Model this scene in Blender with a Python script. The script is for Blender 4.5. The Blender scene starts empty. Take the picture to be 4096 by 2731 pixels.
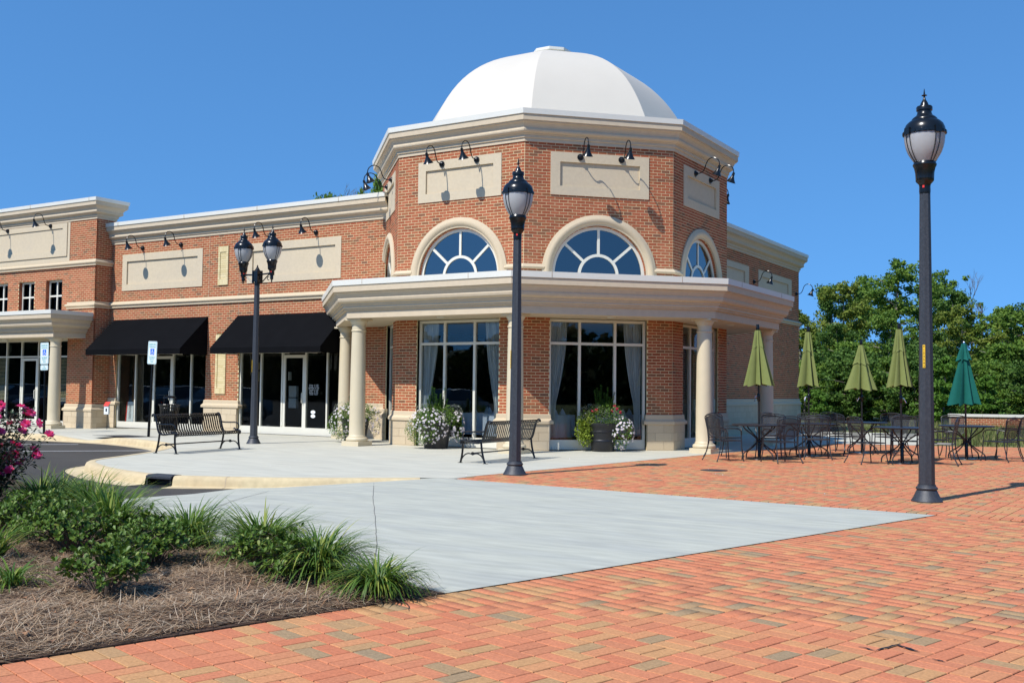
import bpy, math, random
import numpy as np
from math import sin, cos, pi, radians as R, sqrt
from mathutils import Vector, Matrix
random.seed(7); rng = np.random.default_rng(7)
SC = bpy.context.scene
COL = SC.collection

# ------------------------------------------------------------------ camera
cam = bpy.data.cameras.new("camera"); camo = bpy.data.objects.new("camera", cam); COL.objects.link(camo)
cam.sensor_width = 36.0; cam.lens = 36.0 * 4172.0 / 4096.0; cam.clip_end = 2000; cam.clip_start = .05
pitch, roll, yaw = .046, .0118, -.5538
fw = Vector((sin(yaw) * cos(pitch), cos(yaw) * cos(pitch), sin(pitch)))
rt = Vector((cos(yaw), -sin(yaw), 0)); up = rt.cross(fw)
r2 = rt * cos(roll) + up * sin(roll); u2 = up * cos(roll) - rt * sin(roll)
M = Matrix((r2, u2, -fw)).transposed().to_4x4(); M.translation = Vector((0, 0, 1.35))
camo.matrix_world = M
SC.camera = camo
CAMP = np.array([0, 0, 1.35])

# ------------------------------------------------------------------ light
SUN_EL, SUN_AZ = R(50.7), R(12.0)         # light travels towards +Y, swung 12 degrees towards +X
sd = bpy.data.lights.new("sun", 'SUN'); sd.energy = 4.8; sd.angle = R(.53); sd.color = (1, .96, .905)
so = bpy.data.objects.new("sun", sd); COL.objects.link(so)
trav = Vector((sin(SUN_AZ) * cos(SUN_EL), cos(SUN_AZ) * cos(SUN_EL), -sin(SUN_EL)))
so.rotation_euler = trav.to_track_quat('-Z', 'Y').to_euler(); so.location = (-10, -20, 40)
w = bpy.data.worlds.new("World"); SC.world = w; w.use_nodes = True
nt = w.node_tree; sky = nt.nodes.new('ShaderNodeTexSky'); sky.sky_type = 'NISHITA'; sky.sun_disc = False
sky.sun_elevation = SUN_EL; sky.sun_rotation = pi + SUN_AZ
sky.air_density = 1.0; sky.dust_density = 0.0; sky.ozone_density = 2.6; sky.altitude = 0
bgn = nt.nodes['Background']; bgn.inputs[1].default_value = .118
tcw = nt.nodes.new('ShaderNodeTexCoord'); sp = nt.nodes.new('ShaderNodeSeparateXYZ'); cb = nt.nodes.new('ShaderNodeCombineXYZ')
nt.links.new(tcw.outputs['Generated'], sp.inputs[0]); ab = nt.nodes.new('ShaderNodeMath'); ab.operation = 'ABSOLUTE'; nt.links.new(sp.outputs[2], ab.inputs[0])
ml = nt.nodes.new('ShaderNodeMath'); ml.operation = 'MULTIPLY_ADD'; ml.inputs[1].default_value = .62; ml.inputs[2].default_value = .245; nt.links.new(ab.outputs[0], ml.inputs[0])
nt.links.new(sp.outputs[0], cb.inputs[0]); nt.links.new(sp.outputs[1], cb.inputs[1]); nt.links.new(ml.outputs[0], cb.inputs[2])
nt.links.new(cb.outputs[0], sky.inputs[0])       # clear deep-blue air right down to the tree line, in every direction
tint = nt.nodes.new('ShaderNodeVectorMath'); tint.operation = 'MULTIPLY'; tint.inputs[1].default_value = (.65, 1.155, 1.50)
nt.links.new(sky.outputs[0], tint.inputs[0]); nt.links.new(tint.outputs[0], bgn.inputs[0])
SC.view_settings.view_transform = 'Standard'; SC.view_settings.look = 'None'
SC.view_settings.gamma = 1; SC.view_settings.exposure = 0.12; SC.view_settings.use_curve_mapping = False
SC.cycles.max_bounces = 6; SC.cycles.diffuse_bounces = 3; SC.cycles.glossy_bounces = 3
SC.cycles.transparent_max_bounces = 10; SC.cycles.transmission_bounces = 4
SC.cycles.caustics_reflective = False; SC.cycles.caustics_refractive = False
SC.cycles.sample_clamp_indirect = 4

# ------------------------------------------------------------------ materials
def mat(name, col, rough=.8, var=None, noise=0, nscale=20, bump=0, bscale=60, metal=0, spec=.5, trans=0, alpha=None, col2=None, c2scale=3, c2fac=.5, stretch=None, bdist=.004, coat=0):
    """principled material: col, optional ramp picked per island + per object (var), two scales of noise, bump"""
    m = bpy.data.materials.new(name); m.use_nodes = True; t = m.node_tree; N = t.nodes; L = t.links
    p = N['Principled BSDF']; p.inputs['Roughness'].default_value = rough; p.inputs['Metallic'].default_value = metal
    p.inputs['Specular IOR Level'].default_value = spec
    if coat: p.inputs['Coat Weight'].default_value = coat
    tc = N.new('ShaderNodeNewGeometry'); pos = tc.outputs['Position']
    if stretch:
        mp = N.new('ShaderNodeMapping'); mp.inputs['Scale'].default_value = stretch[:3]
        if len(stretch) > 3: mp.inputs['Rotation'].default_value = (0, 0, stretch[3])
        mp.vector_type = 'TEXTURE' if False else 'POINT'; L.new(pos, mp.inputs[0]); pos2 = mp.outputs[0]
    else: pos2 = pos
    if var:
        geo = tc; oi = N.new('ShaderNodeObjectInfo')
        a = N.new('ShaderNodeMath'); a.operation = 'ADD'; L.new(geo.outputs['Random Per Island'], a.inputs[0]); L.new(oi.outputs['Random'], a.inputs[1])
        fr = N.new('ShaderNodeMath'); fr.operation = 'FRACT'; L.new(a.outputs[0], fr.inputs[0])
        cr = N.new('ShaderNodeValToRGB'); cr.color_ramp.interpolation = 'LINEAR'
        els = cr.color_ramp.elements
        while len(els) < len(var): els.new(.5)
        for i, (ps, c) in enumerate(var): els[i].position = ps; els[i].color = (*c, 1)
        L.new(fr.outputs[0], cr.inputs[0]); out = cr.outputs[0]
    else:
        rgb = N.new('ShaderNodeRGB'); rgb.outputs[0].default_value = (*col, 1); out = rgb.outputs[0]
    if col2:
        n2 = N.new('ShaderNodeTexNoise'); n2.inputs['Scale'].default_value = c2scale; n2.inputs['Detail'].default_value = 4
        L.new(pos2, n2.inputs['Vector'])
        mr = N.new('ShaderNodeMapRange'); mr.inputs[1].default_value = .42; mr.inputs[2].default_value = .66; mr.inputs[4].default_value = c2fac
        L.new(n2.outputs[0], mr.inputs[0])
        mx = N.new('ShaderNodeMix'); mx.data_type = 'RGBA'; mx.inputs['B'].default_value = (*col2, 1)
        L.new(mr.outputs[0], mx.inputs['Factor']); L.new(out, mx.inputs['A']); out = mx.outputs['Result']
    if noise:
        n1 = N.new('ShaderNodeTexNoise'); n1.inputs['Scale'].default_value = nscale; n1.inputs['Detail'].default_value = 5
        L.new(pos2, n1.inputs['Vector'])
        mr = N.new('ShaderNodeMapRange'); mr.inputs[1].default_value = .25; mr.inputs[2].default_value = .75
        mr.inputs[3].default_value = 1 - noise; mr.inputs[4].default_value = 1 + noise; L.new(n1.outputs[0], mr.inputs[0])
        mx = N.new('ShaderNodeVectorMath'); mx.operation = 'SCALE'; L.new(out, mx.inputs[0]); L.new(mr.outputs[0], mx.inputs['Scale']); out = mx.outputs[0]
    L.new(out, p.inputs['Base Color'])
    if bump:
        n3 = N.new('ShaderNodeTexNoise'); n3.inputs['Scale'].default_value = bscale; n3.inputs['Detail'].default_value = 4; L.new(pos, n3.inputs['Vector'])
        b = N.new('ShaderNodeBump'); b.inputs['Strength'].default_value = bump; b.inputs['Distance'].default_value = bdist
        L.new(n3.outputs[0], b.inputs['Height']); L.new(b.outputs[0], p.inputs['Normal'])
    surf = p.outputs[0]; mo = N['Material Output']
    if trans:                                   # thin leaf / cloth: part of the light passes through
        tl = N.new('ShaderNodeBsdfTranslucent'); ms = N.new('ShaderNodeMixShader'); ms.inputs[0].default_value = trans
        L.new(out, tl.inputs[0]); L.new(surf, ms.inputs[1]); L.new(tl.outputs[0], ms.inputs[2]); surf = ms.outputs[0]
    if alpha:                                   # fine woven mesh: open share of the weave
        tp = N.new('ShaderNodeBsdfTransparent'); ms = N.new('ShaderNodeMixShader'); ms.inputs[0].default_value = alpha
        L.new(surf, ms.inputs[1]); L.new(tp.outputs[0], ms.inputs[2]); surf = ms.outputs[0]
    L.new(surf, mo.inputs[0])
    return m

def glass_mat(name, tint, base_refl, rough=0.0):
    m = bpy.data.materials.new(name); m.use_nodes = True; t = m.node_tree; N = t.nodes; L = t.links
    N.remove(N['Principled BSDF'])
    tp = N.new('ShaderNodeBsdfTransparent'); tp.inputs[0].default_value = (*tint, 1)
    gl = N.new('ShaderNodeBsdfGlossy'); gl.inputs['Roughness'].default_value = rough; gl.inputs[0].default_value = (.92, .97, 1, 1)
    lw = N.new('ShaderNodeFresnel'); lw.inputs[0].default_value = 1.5
    mr = N.new('ShaderNodeMapRange'); mr.inputs[1].default_value = .04; mr.inputs[2].default_value = 1; mr.inputs[3].default_value = base_refl; mr.inputs[4].default_value = 1
    L.new(lw.outputs[0], mr.inputs[0]); ms = N.new('ShaderNodeMixShader')
    ge = N.new('ShaderNodeNewGeometry'); sb = N.new('ShaderNodeMath'); sb.operation = 'SUBTRACT'; sb.inputs[0].default_value = 1; L.new(ge.outputs['Backfacing'], sb.inputs[1])
    mu = N.new('ShaderNodeMath'); mu.operation = 'MULTIPLY'; L.new(mr.outputs[0], mu.inputs[0]); L.new(sb.outputs[0], mu.inputs[1])
    L.new(mu.outputs[0], ms.inputs[0]); L.new(tp.outputs[0], ms.inputs[1]); L.new(gl.outputs[0], ms.inputs[2]); L.new(ms.outputs[0], N['Material Output'].inputs[0])
    return m

BR = [(0, (.30, .085, .038)), (.25, (.37, .105, .048)), (.55, (.42, .125, .060)), (.8, (.36, .12, .052)), (.9, (.27, .11, .052)), (1, (.20, .085, .05))]
MT = dict(
    brick=mat('brick_face', (.36, .10, .05), .9, var=BR, noise=.12, nscale=45, bump=.5, bscale=70, spec=.2),
    mortar=mat('mortar', (.74, .61, .35), .95, noise=.15, nscale=30, spec=.2),
    ybrick=mat('yellow_brick', (.68, .56, .30), .85, var=[(0, (.62, .50, .25)), (1, (.74, .62, .36))], noise=.1, nscale=30),
    ymortar=mat('yellow_mortar', (.45, .35, .17), .95),
    stone=mat('cast_stone', (.58, .475, .32), .85, var=[(0, (.54, .435, .29)), (1, (.61, .50, .34))], noise=.08, nscale=60, bump=.3, bscale=120, spec=.3),
    stonej=mat('stone_joint', (.42, .33, .23), .95),
    stucco=mat('stucco', (.605, .505, .35), .88, noise=.05, nscale=14, bump=.35, bscale=220, spec=.25, col2=(.54, .46, .34), c2scale=1.3, c2fac=.35),
    cornice=mat('cornice_stucco', (.595, .49, .345), .85, noise=.05, nscale=8, bump=.25, bscale=200, spec=.25),
    coping=mat('metal_coping', (.74, .72, .63), .45, noise=.03, nscale=2, spec=.5),
    dome=mat('dome_membrane', (.59, .54, .45), .6, noise=.02, nscale=1.5, spec=.35, bump=.15, bscale=3, bdist=.02),
    column=mat('column_paint', (.62, .53, .36), .5, noise=.03, nscale=5, spec=.45),
    soffit=mat('soffit', (.58, .49, .35), .8, noise=.03, nscale=4),
    alu=mat('white_aluminium', (.70, .675, .57), .4, spec=.5, noise=.03, nscale=3),
    black=mat('black_gloss_paint', (.006, .007, .008), .25, spec=.45),
    post=mat('cast_grey_post', (.030, .034, .041), .5, noise=.35, nscale=160, bump=.5, bscale=160, spec=.5, col2=(.05, .055, .063), c2scale=30, c2fac=.6),
    iron=mat('wrought_iron', (.022, .023, .026), .4, spec=.5, noise=.2, nscale=60),
    mesh=mat('woven_wire', (.028, .029, .032), .5, alpha=.36, spec=.4),
    awning=mat('awning_canvas', (.0062, .0065, .0075), .9, noise=.12, nscale=3, spec=.03, bump=.2, bscale=1.2, bdist=.02),
    globe=mat('frosted_globe', (.60, .60, .59), .28, spec=.5, trans=.35, noise=.05, nscale=14),
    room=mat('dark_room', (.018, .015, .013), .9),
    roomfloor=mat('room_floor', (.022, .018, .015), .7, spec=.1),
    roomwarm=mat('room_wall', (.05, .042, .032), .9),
    curtain=mat('curtain', (.66, .70, .72), .9, trans=.08),
    cgold=mat('gold_curtain', (.30, .22, .08), .8),
    cloth=mat('white_cloth', (.55, .62, .74), .85, trans=.2),
    pot=mat('black_pot', (.012, .013, .016), .42, spec=.5, noise=.2, nscale=30),
    sidewalk=mat('pale_concrete', (.525, .505, .41), .9, noise=.13, nscale=5, bump=.2, bscale=150, spec=.25, col2=(.49, .48, .40), c2scale=.9, c2fac=.75, stretch=(.25, 1.3, 1, .35)),
    slab=mat('grey_concrete', (.455, .455, .375), .8, noise=.14, nscale=9, bump=.2, bscale=120, spec=.3, col2=(.39, .395, .345), c2scale=2.0, c2fac=.75, stretch=(.22, 1.1, 1, .15)),
    kerb=mat('kerb_concrete', (.57, .46, .27), .9, noise=.12, nscale=9, col2=(.50, .38, .22), c2scale=2, c2fac=.6, bump=.3, bscale=120),
    asphalt=mat('asphalt', (.068, .062, .053), .88, noise=.25, nscale=90, bump=.4, bscale=140, col2=(.056, .051, .044), c2scale=.7, c2fac=.8, spec=.3),
    white=mat('white_line', (.62, .62, .60), .8, noise=.12, nscale=15),
    crackm=mat('hairline_crack', (.16, .15, .13), .95),
    joint=mat('paver_joint', (.035, .02, .015), .95),
    paver=mat('clay_paver', (.6, .25, .13), .85, var=[(0, (.52, .175, .085)), (.3, (.58, .215, .105)), (.5, (.50, .185, .092)), (.66, (.56, .245, .11)), (.78, (.52, .27, .115)), (.88, (.46, .26, .115)), (.95, (.36, .235, .12)), (1, (.31, .22, .125))], noise=.2, nscale=60, bump=.5, bscale=260, spec=.25, bdist=.003),
    straw=mat('pine_straw', (.3, .2, .12), .9, var=[(0, (.10, .055, .028)), (.2, (.25, .15, .08)), (.45, (.42, .285, .17)), (.75, (.44, .33, .215)), (.92, (.50, .41, .30)), (1, (.40, .18, .07))], spec=.2),
    mulch=mat('mulch_soil', (.07, .038, .02), .95, noise=.4, nscale=40, bump=.9, bscale=50, bdist=.02),
    grassg=mat('lawn_ground', (.12, .14, .045), .95, noise=.3, nscale=3, col2=(.2, .19, .08), c2scale=.4, c2fac=.6),
    grassb=mat('grass_blade', (.1, .15, .03), .8, var=[(0, (.10, .15, .03)), (.5, (.16, .19, .05)), (1, (.26, .23, .09))], trans=.3),
    lir=mat('liriope_blade', (.07, .14, .02), .5, var=[(0, (.06, .13, .016)), (.5, (.10, .19, .026)), (.8, (.16, .25, .034)), (.92, (.40, .42, .08)), (1, (.08, .16, .02))], trans=.35, spec=.4),
    haw=mat('hawthorn_leaf', (.04, .09, .02), .45, var=[(0, (.055, .11, .014)), (.5, (.09, .165, .022)), (.85, (.14, .225, .032)), (1, (.24, .28, .06))], trans=.22, spec=.32),
    deadleaf=mat('dead_leaf', (.3, .12, .05), .8, var=[(0, (.36, .13, .05)), (.6, (.28, .16, .08)), (1, (.16, .10, .06))]),
    twig=mat('twig_bark', (.16, .12, .09), .9),
    rleaf=mat('rose_leaf', (.03, .06, .02), .4, var=[(0, (.018, .04, .014)), (.7, (.035, .075, .022)), (1, (.09, .05, .03))], trans=.2),
    pink=mat('pink_petal', (.85, .05, .16), .6, var=[(0, (.80, .025, .13)), (.6, (.86, .05, .22)), (1, (.78, .14, .42))], trans=.4),
    wpet=mat('white_petal', (.86, .80, .82), .6, var=[(0, (.9, .86, .86)), (1, (.86, .72, .77))], trans=.35),
    wpet2=mat('white_flower_petal', (.88, .84, .86), .6, trans=.4),
    rpet=mat('red_petal', (.55, .02, .06), .6, trans=.3),
    pleaf=mat('planter_leaf', (.08, .16, .03), .6, var=[(0, (.09, .18, .02)), (.6, (.15, .27, .035)), (1, (.22, .34, .05))], trans=.35),
    lime=mat('lime_leaf', (.28, .38, .04), .6, var=[(0, (.22, .32, .03)), (1, (.36, .44, .06))], trans=.4),
    spike=mat('dark_spike_leaf', (.03, .09, .02), .5, var=[(0, (.03, .09, .015)), (1, (.08, .19, .03))], trans=.2),
    airy=mat('airy_bloom', (.45, .48, .38), .8, var=[(0, (.30, .38, .2)), (.6, (.55, .58, .48)), (1, (.75, .76, .7))], trans=.3),
    bark=mat('bark', (.20, .17, .14), .95, noise=.4, nscale=8, bump=.6, bscale=14, bdist=.02),
    soil=mat('potting_soil', (.03, .02, .015), .95),
    canopy=mat('olive_canopy', (.20, .235, .075), .9, noise=.05, nscale=12, trans=.10, spec=.2),
    teal=mat('teal_canopy', (.008, .12, .095), .85, noise=.08, nscale=12, trans=.12, spec=.25),
    upole=mat('bronze_pole', (.03, .026, .024), .35, metal=.4),
    wood=mat('brown_pole', (.10, .04, .025), .5),
    chrome=mat('chrome', (.7, .7, .72), .18, metal=1),
    signw=mat('sign_white', (.80, .84, .84), .5),
    signg=mat('sign_green', (.10, .47, .42), .5),
    signb=mat('sign_blue', (.015, .16, .75), .5),
    red=mat('red_plastic', (.7, .03, .02), .45),
    yellow=mat('yellow_tag', (.78, .48, .02), .5),
    ink=mat('black_ink', (.01, .01, .01), .6),
    blind=mat('blind_slat', (.42, .37, .22), .6),
    rubber=mat('tyre_rubber', (.015, .015, .015), .8),
    concwall=mat('wall_cap', (.74, .70, .60), .8),
    glass=glass_mat('window_glass', (.5, .54, .52), .07),
    archglass=glass_mat('arch_glass', (.14, .18, .19), .17),
    shopglass=glass_mat('shopfront_glass', (.86, .88, .87), .085),
)
def leafmat(name, cs):
    return mat(name, cs[0], .65, var=[(i / (len(cs) - 1), c) for i, c in enumerate(cs)], trans=.30, spec=.3)
MT['leafA'] = leafmat('leaf_olive', [(.10, .155, .02), (.16, .215, .028), (.24, .28, .04)])
MT['leafB'] = leafmat('leaf_green', [(.07, .145, .018), (.125, .22, .026), (.19, .29, .04)])
MT['leafC'] = leafmat('leaf_deep', [(.045, .105, .016), (.08, .16, .024), (.13, .22, .036)])
MT['leafShade'] = leafmat('leaf_shaded', [(.018, .035, .010), (.03, .055, .014), (.05, .08, .02)])  # far wood's shaded side painted in: leaf colours darkened
MT['leafP'] = leafmat('pine_needle', [(.08, .18, .02), (.14, .27, .035)])

# ------------------------------------------------------------------ mesh building
class MB:
    def __init__(s): s.v = []; s.f = []
    def quad(s, a, b, c, d): n = len(s.v); s.v += [a, b, c, d]; s.f.append((n, n + 1, n + 2, n + 3))
    def poly(s, pts): n = len(s.v); s.v += list(pts); s.f.append(tuple(range(n, n + len(pts))))
    def box8(s, P):      # 0-3 bottom ccw, 4-7 top
        n = len(s.v); s.v += P
        for q in ((0, 3, 2, 1), (4, 5, 6, 7), (0, 1, 5, 4), (1, 2, 6, 5), (2, 3, 7, 6), (3, 0, 4, 7)): s.f.append(tuple(n + i for i in q))
    def box(s, x0, x1, y0, y1, z0, z1): s.box8([(x0, y0, z0), (x1, y0, z0), (x1, y1, z0), (x0, y1, z0), (x0, y0, z1), (x1, y0, z1), (x1, y1, z1), (x0, y1, z1)])
    def obox(s, c, ax, hx, hy, z0, z1):   # rotated about z by ax
        t = (cos(ax), sin(ax)); m = (-sin(ax), cos(ax))
        P = [(c[0] + t[0] * a + m[0] * b, c[1] + t[1] * a + m[1] * b, z) for z in (z0, z1) for a, b in ((-hx, -hy), (hx, -hy), (hx, hy), (-hx, hy))]
        s.box8(P)
    def tube(s, path, rad, n=8, cap=True):
        path = [Vector(p) for p in path]; L = len(path); rad = rad if hasattr(rad, '__len__') else [rad] * L
        base = len(s.v); prev = None
        for i, p in enumerate(path):
            d = (path[min(i + 1, L - 1)] - path[max(i - 1, 0)]).normalized()
            if prev is None:
                a = Vector((0, 0, 1)) if abs(d.z) < .9 else Vector((1, 0, 0)); u = d.cross(a).normalized()
            else: u = (prev - d * prev.dot(d)).normalized()
            prev = u; v = d.cross(u)
            for k in range(n):
                q = p + (u * cos(2 * pi * k / n) + v * sin(2 * pi * k / n)) * rad[i]; s.v.append(tuple(q))
        for i in range(L - 1):
            for k in range(n):
                a = base + i * n + k; b = base + i * n + (k + 1) % n; s.f.append((a, b, b + n, a + n))
        if cap: s.f.append(tuple(base + k for k in range(n))[::-1]); s.f.append(tuple(base + (L - 1) * n + k for k in range(n)))
    def lathe(s, prof, n=24, c=(0, 0, 0), fn=None, rot=0, cap=True):   # prof [(r,z)] bottom -> top
        base = len(s.v)
        for r, z in prof:
            for k in range(n):
                a = 2 * pi * k / n + rot; rr = r if fn is None else fn(r, a, z); s.v.append((c[0] + rr * cos(a), c[1] + rr * sin(a), c[2] + z))
        for i in range(len(prof) - 1):
            for k in range(n):
                a = base + i * n + k; b = base + i * n + (k + 1) % n; s.f.append((a, b, b + n, a + n))
        if cap:
            s.f.append(tuple(base + k for k in range(n))[::-1]); s.f.append(tuple(base + (len(prof) - 1) * n + k for k in range(n)))
    def sweep(s, prof, path, closed=False, caps=True):   # prof [(off,z)], path 2D; offset to the right hand side
        P = [Vector(p) for p in path]; n = len(P); m = []
        for i in range(n):
            d = []
            if closed or i > 0: d.append((P[i] - P[i - 1]).normalized())
            if closed or i < n - 1: d.append((P[(i + 1) % n] - P[i]).normalized())
            ns = [Vector((e.y, -e.x)) for e in d]
            m.append(ns[0] if len(ns) == 1 else (ns[0] + ns[1]) / (1 + ns[0].dot(ns[1])))
        base = len(s.v); k = len(prof)
        for i in range(n):
            for o, z in prof: q = P[i] + m[i] * o; s.v.append((q.x, q.y, z))
        for i in range(n if closed else n - 1):
            j = (i + 1) % n
            for a in range(k - 1): s.f.append((base + i * k + a, base + j * k + a, base + j * k + a + 1, base + i * k + a + 1))
        if caps and not closed:
            s.f.append(tuple(base + a for a in range(k))); s.f.append(tuple(base + (n - 1) * k + a for a in range(k))[::-1])
    def build(s, name, m, parent=None, smooth=False, world=True, bevel=0):
        off = worldloc(parent) if (parent and world) else None
        me = bpy.data.meshes.new(name)
        v = s.v if off is None else [(p[0] - off[0], p[1] - off[1], p[2] - off[2]) for p in s.v]
        me.from_pydata(v, [], s.f); me.update()
        return link(name, me, m, parent, smooth, bevel)
def worldloc(o):
    x = Vector((0, 0, 0))
    while o: x += o.location; o = o.parent
    return x
def link(name, me, m, parent=None, smooth=False, bevel=0):
    o = bpy.data.objects.new(name, me); COL.objects.link(o); o.parent = parent
    if m: me.materials.append(MT[m] if isinstance(m, str) else m)
    if smooth:
        me.polygons.foreach_set('use_smooth', [True] * len(me.polygons))
        try: me.set_sharp_from_angle(angle=R(40))
        except Exception: pass
    if bevel:
        b = o.modifiers.new('edge', 'BEVEL'); b.width = bevel; b.segments = 2; b.limit_method = 'ANGLE'
    return o
def npmesh(name, V, F, m, parent=None, smooth=False, offset=True):
    """V (n,3) float, F (k,c) int"""
    V = np.asarray(V, dtype=np.float32); F = np.asarray(F, dtype=np.int32)
    if parent and offset: V = V - np.array(worldloc(parent), dtype=np.float32)
    me = bpy.data.meshes.new(name); c = F.shape[1]
    me.vertices.add(len(V)); me.vertices.foreach_set('co', V.ravel())
    me.loops.add(F.size); me.loops.foreach_set('vertex_index', F.ravel())
    me.polygons.add(len(F)); me.polygons.foreach_set('loop_start', np.arange(0, F.size, c, dtype=np.int32))
    me.update(calc_edges=True)
    return link(name, me, m, parent, smooth)
def tag(o, label=None, cat=None, group=None, kind=None):
    if label: o['label'] = label
    if cat: o['category'] = cat
    if group: o['group'] = group
    if kind: o['kind'] = kind
    return o
def thing(name, loc, label, cat, group=None, rz=0):
    o = bpy.data.objects.new(name, None); COL.objects.link(o); o.location = loc; o.rotation_euler = (0, 0, rz); o.empty_display_size = .1
    return tag(o, label, cat, group)
def copy_tree(o, parent=None):
    c = o.copy(); COL.objects.link(c); c.parent = parent
    for ch in o.children: copy_tree(ch, c)
    return c
def flat(name, m, polys, z, kind='structure'):
    mb = MB()
    for pl in polys: mb.poly([(p[0], p[1], p[2] if len(p) > 2 else z) for p in pl])
    return tag(mb.build(name, m), kind=kind)
def fbox(mb, F, s0, s1, o0, o1, z0, z1):
    P, t, n = F
    q = lambda s, o, z: (P[0] + t[0] * s + n[0] * o, P[1] + t[1] * s + n[1] * o, z)
    mb.box8([q(s0, o0, z0), q(s1, o0, z0), q(s1, o1, z0), q(s0, o1, z0), q(s0, o0, z1), q(s1, o0, z1), q(s1, o1, z1), q(s0, o1, z1)])
def fpt(F, s, o, z):
    P, t, n = F
    return (P[0] + t[0] * s + n[0] * o, P[1] + t[1] * s + n[1] * o, z)

# ------------------------------------------------------------------ brickwork
CH, BL = .0677, .2032       # course height, brick module
def intervals(W0, W1, cuts):
    iv = [(W0, W1)]
    for c0, c1 in cuts:
        nx = []
        for a, b in iv:
            if c1 <= a or c0 >= b: nx.append((a, b)); continue
            if c0 > a: nx.append((a, c0))
            if c1 < b: nx.append((c1, b))
        iv = nx
    return iv
def holecuts(holes, z0, z1):
    out = []; zm = (z0 + z1) / 2
    for h in holes:
        if h[0] == 'arch':
            _, sc, zc, rr = h
            if zm > zc and zm < zc + rr: q = sqrt(rr * rr - (zm - zc) ** 2); out.append((sc - q, sc + q))
            elif zm <= zc and zm > zc - .5: out.append((sc - rr, sc + rr))
        else:
            s0, s1, a, b = h
            if zm > a and zm < b: out.append((s0, s1))
    return out
def brickwork(bricks, back, F, W0, W1, z0, z1, holes=(), zref=None, proud=.0028):
    """fills the face F from W0..W1, z0..z1 with a mortar backing and a list of bricks (running bond)"""
    zref = z0 if zref is None else zref
    z = z0; row = int(round((z0 - zref) / CH))
    while z < z1 - .004:
        zt = min(z + CH, z1); cuts = holecuts(holes, z, zt)
        for a, b in intervals(W0, W1, cuts):
            fbox(back, F, a, b, -.03, 0, z, zt)
            s = a - ((a - W0) % BL) + (BL / 2 if row % 2 else 0)
            while s > a: s -= BL
            while s < b:
                u, v = max(s, a), min(s + BL, b)
                if v - u > .03:
                    e0 = 0 if (u == a and a > W0) else .006; e1 = 0 if (v == b and b < W1) else .006
                    bricks.append((F, u + e0, v - e1, z + .0063, min(z + CH - .0063, z1), proud + random.uniform(-.0008, .0012)))
                s += BL
        z = zt; row += 1
def brick_size(b):
    F, s0, s1, z0, z1, pr = b
    p = np.array(fpt(F, (s0 + s1) / 2, 0, (z0 + z1) / 2)); d = CAMP - p; dist = np.linalg.norm(d)
    fwd = np.array(fw); dep = -(d @ fwd)
    if dep < 1: return 0
    x = -(d @ np.array(r2)) / dep * 4172; y = -(d @ np.array(u2)) / dep * 4172
    if abs(x) > 2040 or abs(y) > 1360: return 0
    c = (d[0] * F[2][0] + d[1] * F[2][1]) / dist
    return max(0, c) * (s1 - s0) * (z1 - z0) / dist ** 2
def lay_bricks(bricks, wall, m='brick', singles=300, hide=None):
    """the bricks that show largest become parts of their own, the rest one joined part"""
    order = sorted(range(len(bricks)), key=lambda i: -brick_size(bricks[i]) * (0 if hide and hide(bricks[i]) else 1) - (0))
    full = [i for i in order if bricks[i][2] - bricks[i][1] > .15 and brick_size(bricks[i]) > 0][:singles]
    fs = set(full); wl = worldloc(wall)
    mb = MB(); mb.box8([(-.5, 0, -.0285), (.5, 0, -.0285), (.5, .02, -.0285), (-.5, .02, -.0285), (-.5, 0, .0285), (.5, 0, .0285), (.5, .02, .0285), (-.5, .02, .0285)])
    me = None
    for i in full:
        F, s0, s1, z0, z1, pr = bricks[i]
        P, t, n = F
        if me is None: o0 = mb.build('brick', m, wall, world=False); me = o0.data; o = o0
        else: o = bpy.data.objects.new('brick', me); COL.objects.link(o); o.parent = wall
        q = Vector(fpt(F, (s0 + s1) / 2, pr, (z0 + z1) / 2)) - wl
        # local -y face is the outside: rotate so that -y -> n
        ang = math.atan2(n[0], -n[1])
        o.location = q; o.rotation_euler = (0, 0, ang); o.scale = (s1 - s0, 1, (z1 - z0) / .057)
    st = MB()
    for i, b in enumerate(bricks):
        if i in fs: continue
        F, s0, s1, z0, z1, pr = b; n = len(st.v)
        for o in (-.005, pr):
            for s, z in ((s0, z0), (s1, z0), (s1, z1), (s0, z1)): st.v.append(fpt(F, s, o, z))
        for q in ((4, 5, 6, 7), (0, 1, 5, 4), (1, 2, 6, 5), (2, 3, 7, 6), (3, 0, 4, 7)): st.f.append(tuple(n + k for k in q))
    if st.v: tag(st.build('brickwork', m, wall), kind='stuff')
def blocks(wall, F, W0, W1, z0, z1, bl=.395, bh=.193, off=0.0, start=0):
    """cast stone blocks, each its own part, in front of a joint backing"""
    wl = worldloc(wall); z = z1; row = start
    n, t = F[2], F[1]
    while z > z0 + .02:
        zb = max(z - bh, z0); s = W0 - (bl / 2 if row % 2 else 0)
        while s < W1 - .01:
            u, v = max(s, W0), min(s + bl, W1)
            if v - u > .04:
                mb = MB(); fbox(mb, F, u + .003, v - .003, -.02, off + random.uniform(0, .0015), zb + .003, z - .003)
                mb.build('stone_block', 'stone', wall, bevel=0)
            s += bl
        z = zb; row += 1
CAPP = lambda zt: [(-.06, zt - .225), (.045, zt - .225), (.085, zt - .215), (.085, zt - .155), (.075, zt - .145), (.035, zt - .10), (.03, zt - .012), (.018, zt), (-.06, zt)]
BELT = lambda z0, z1: [(-.02, z0), (.05, z0), (.05, z0 + .055), (.062, z0 + .06), (.085, z0 + .08), (.092, z0 + .105), (.085, z0 + .13), (.062, z0 + .15), (.035, z0 + .16), (.03, z1 - .005), (-.02, z1)]
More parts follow.
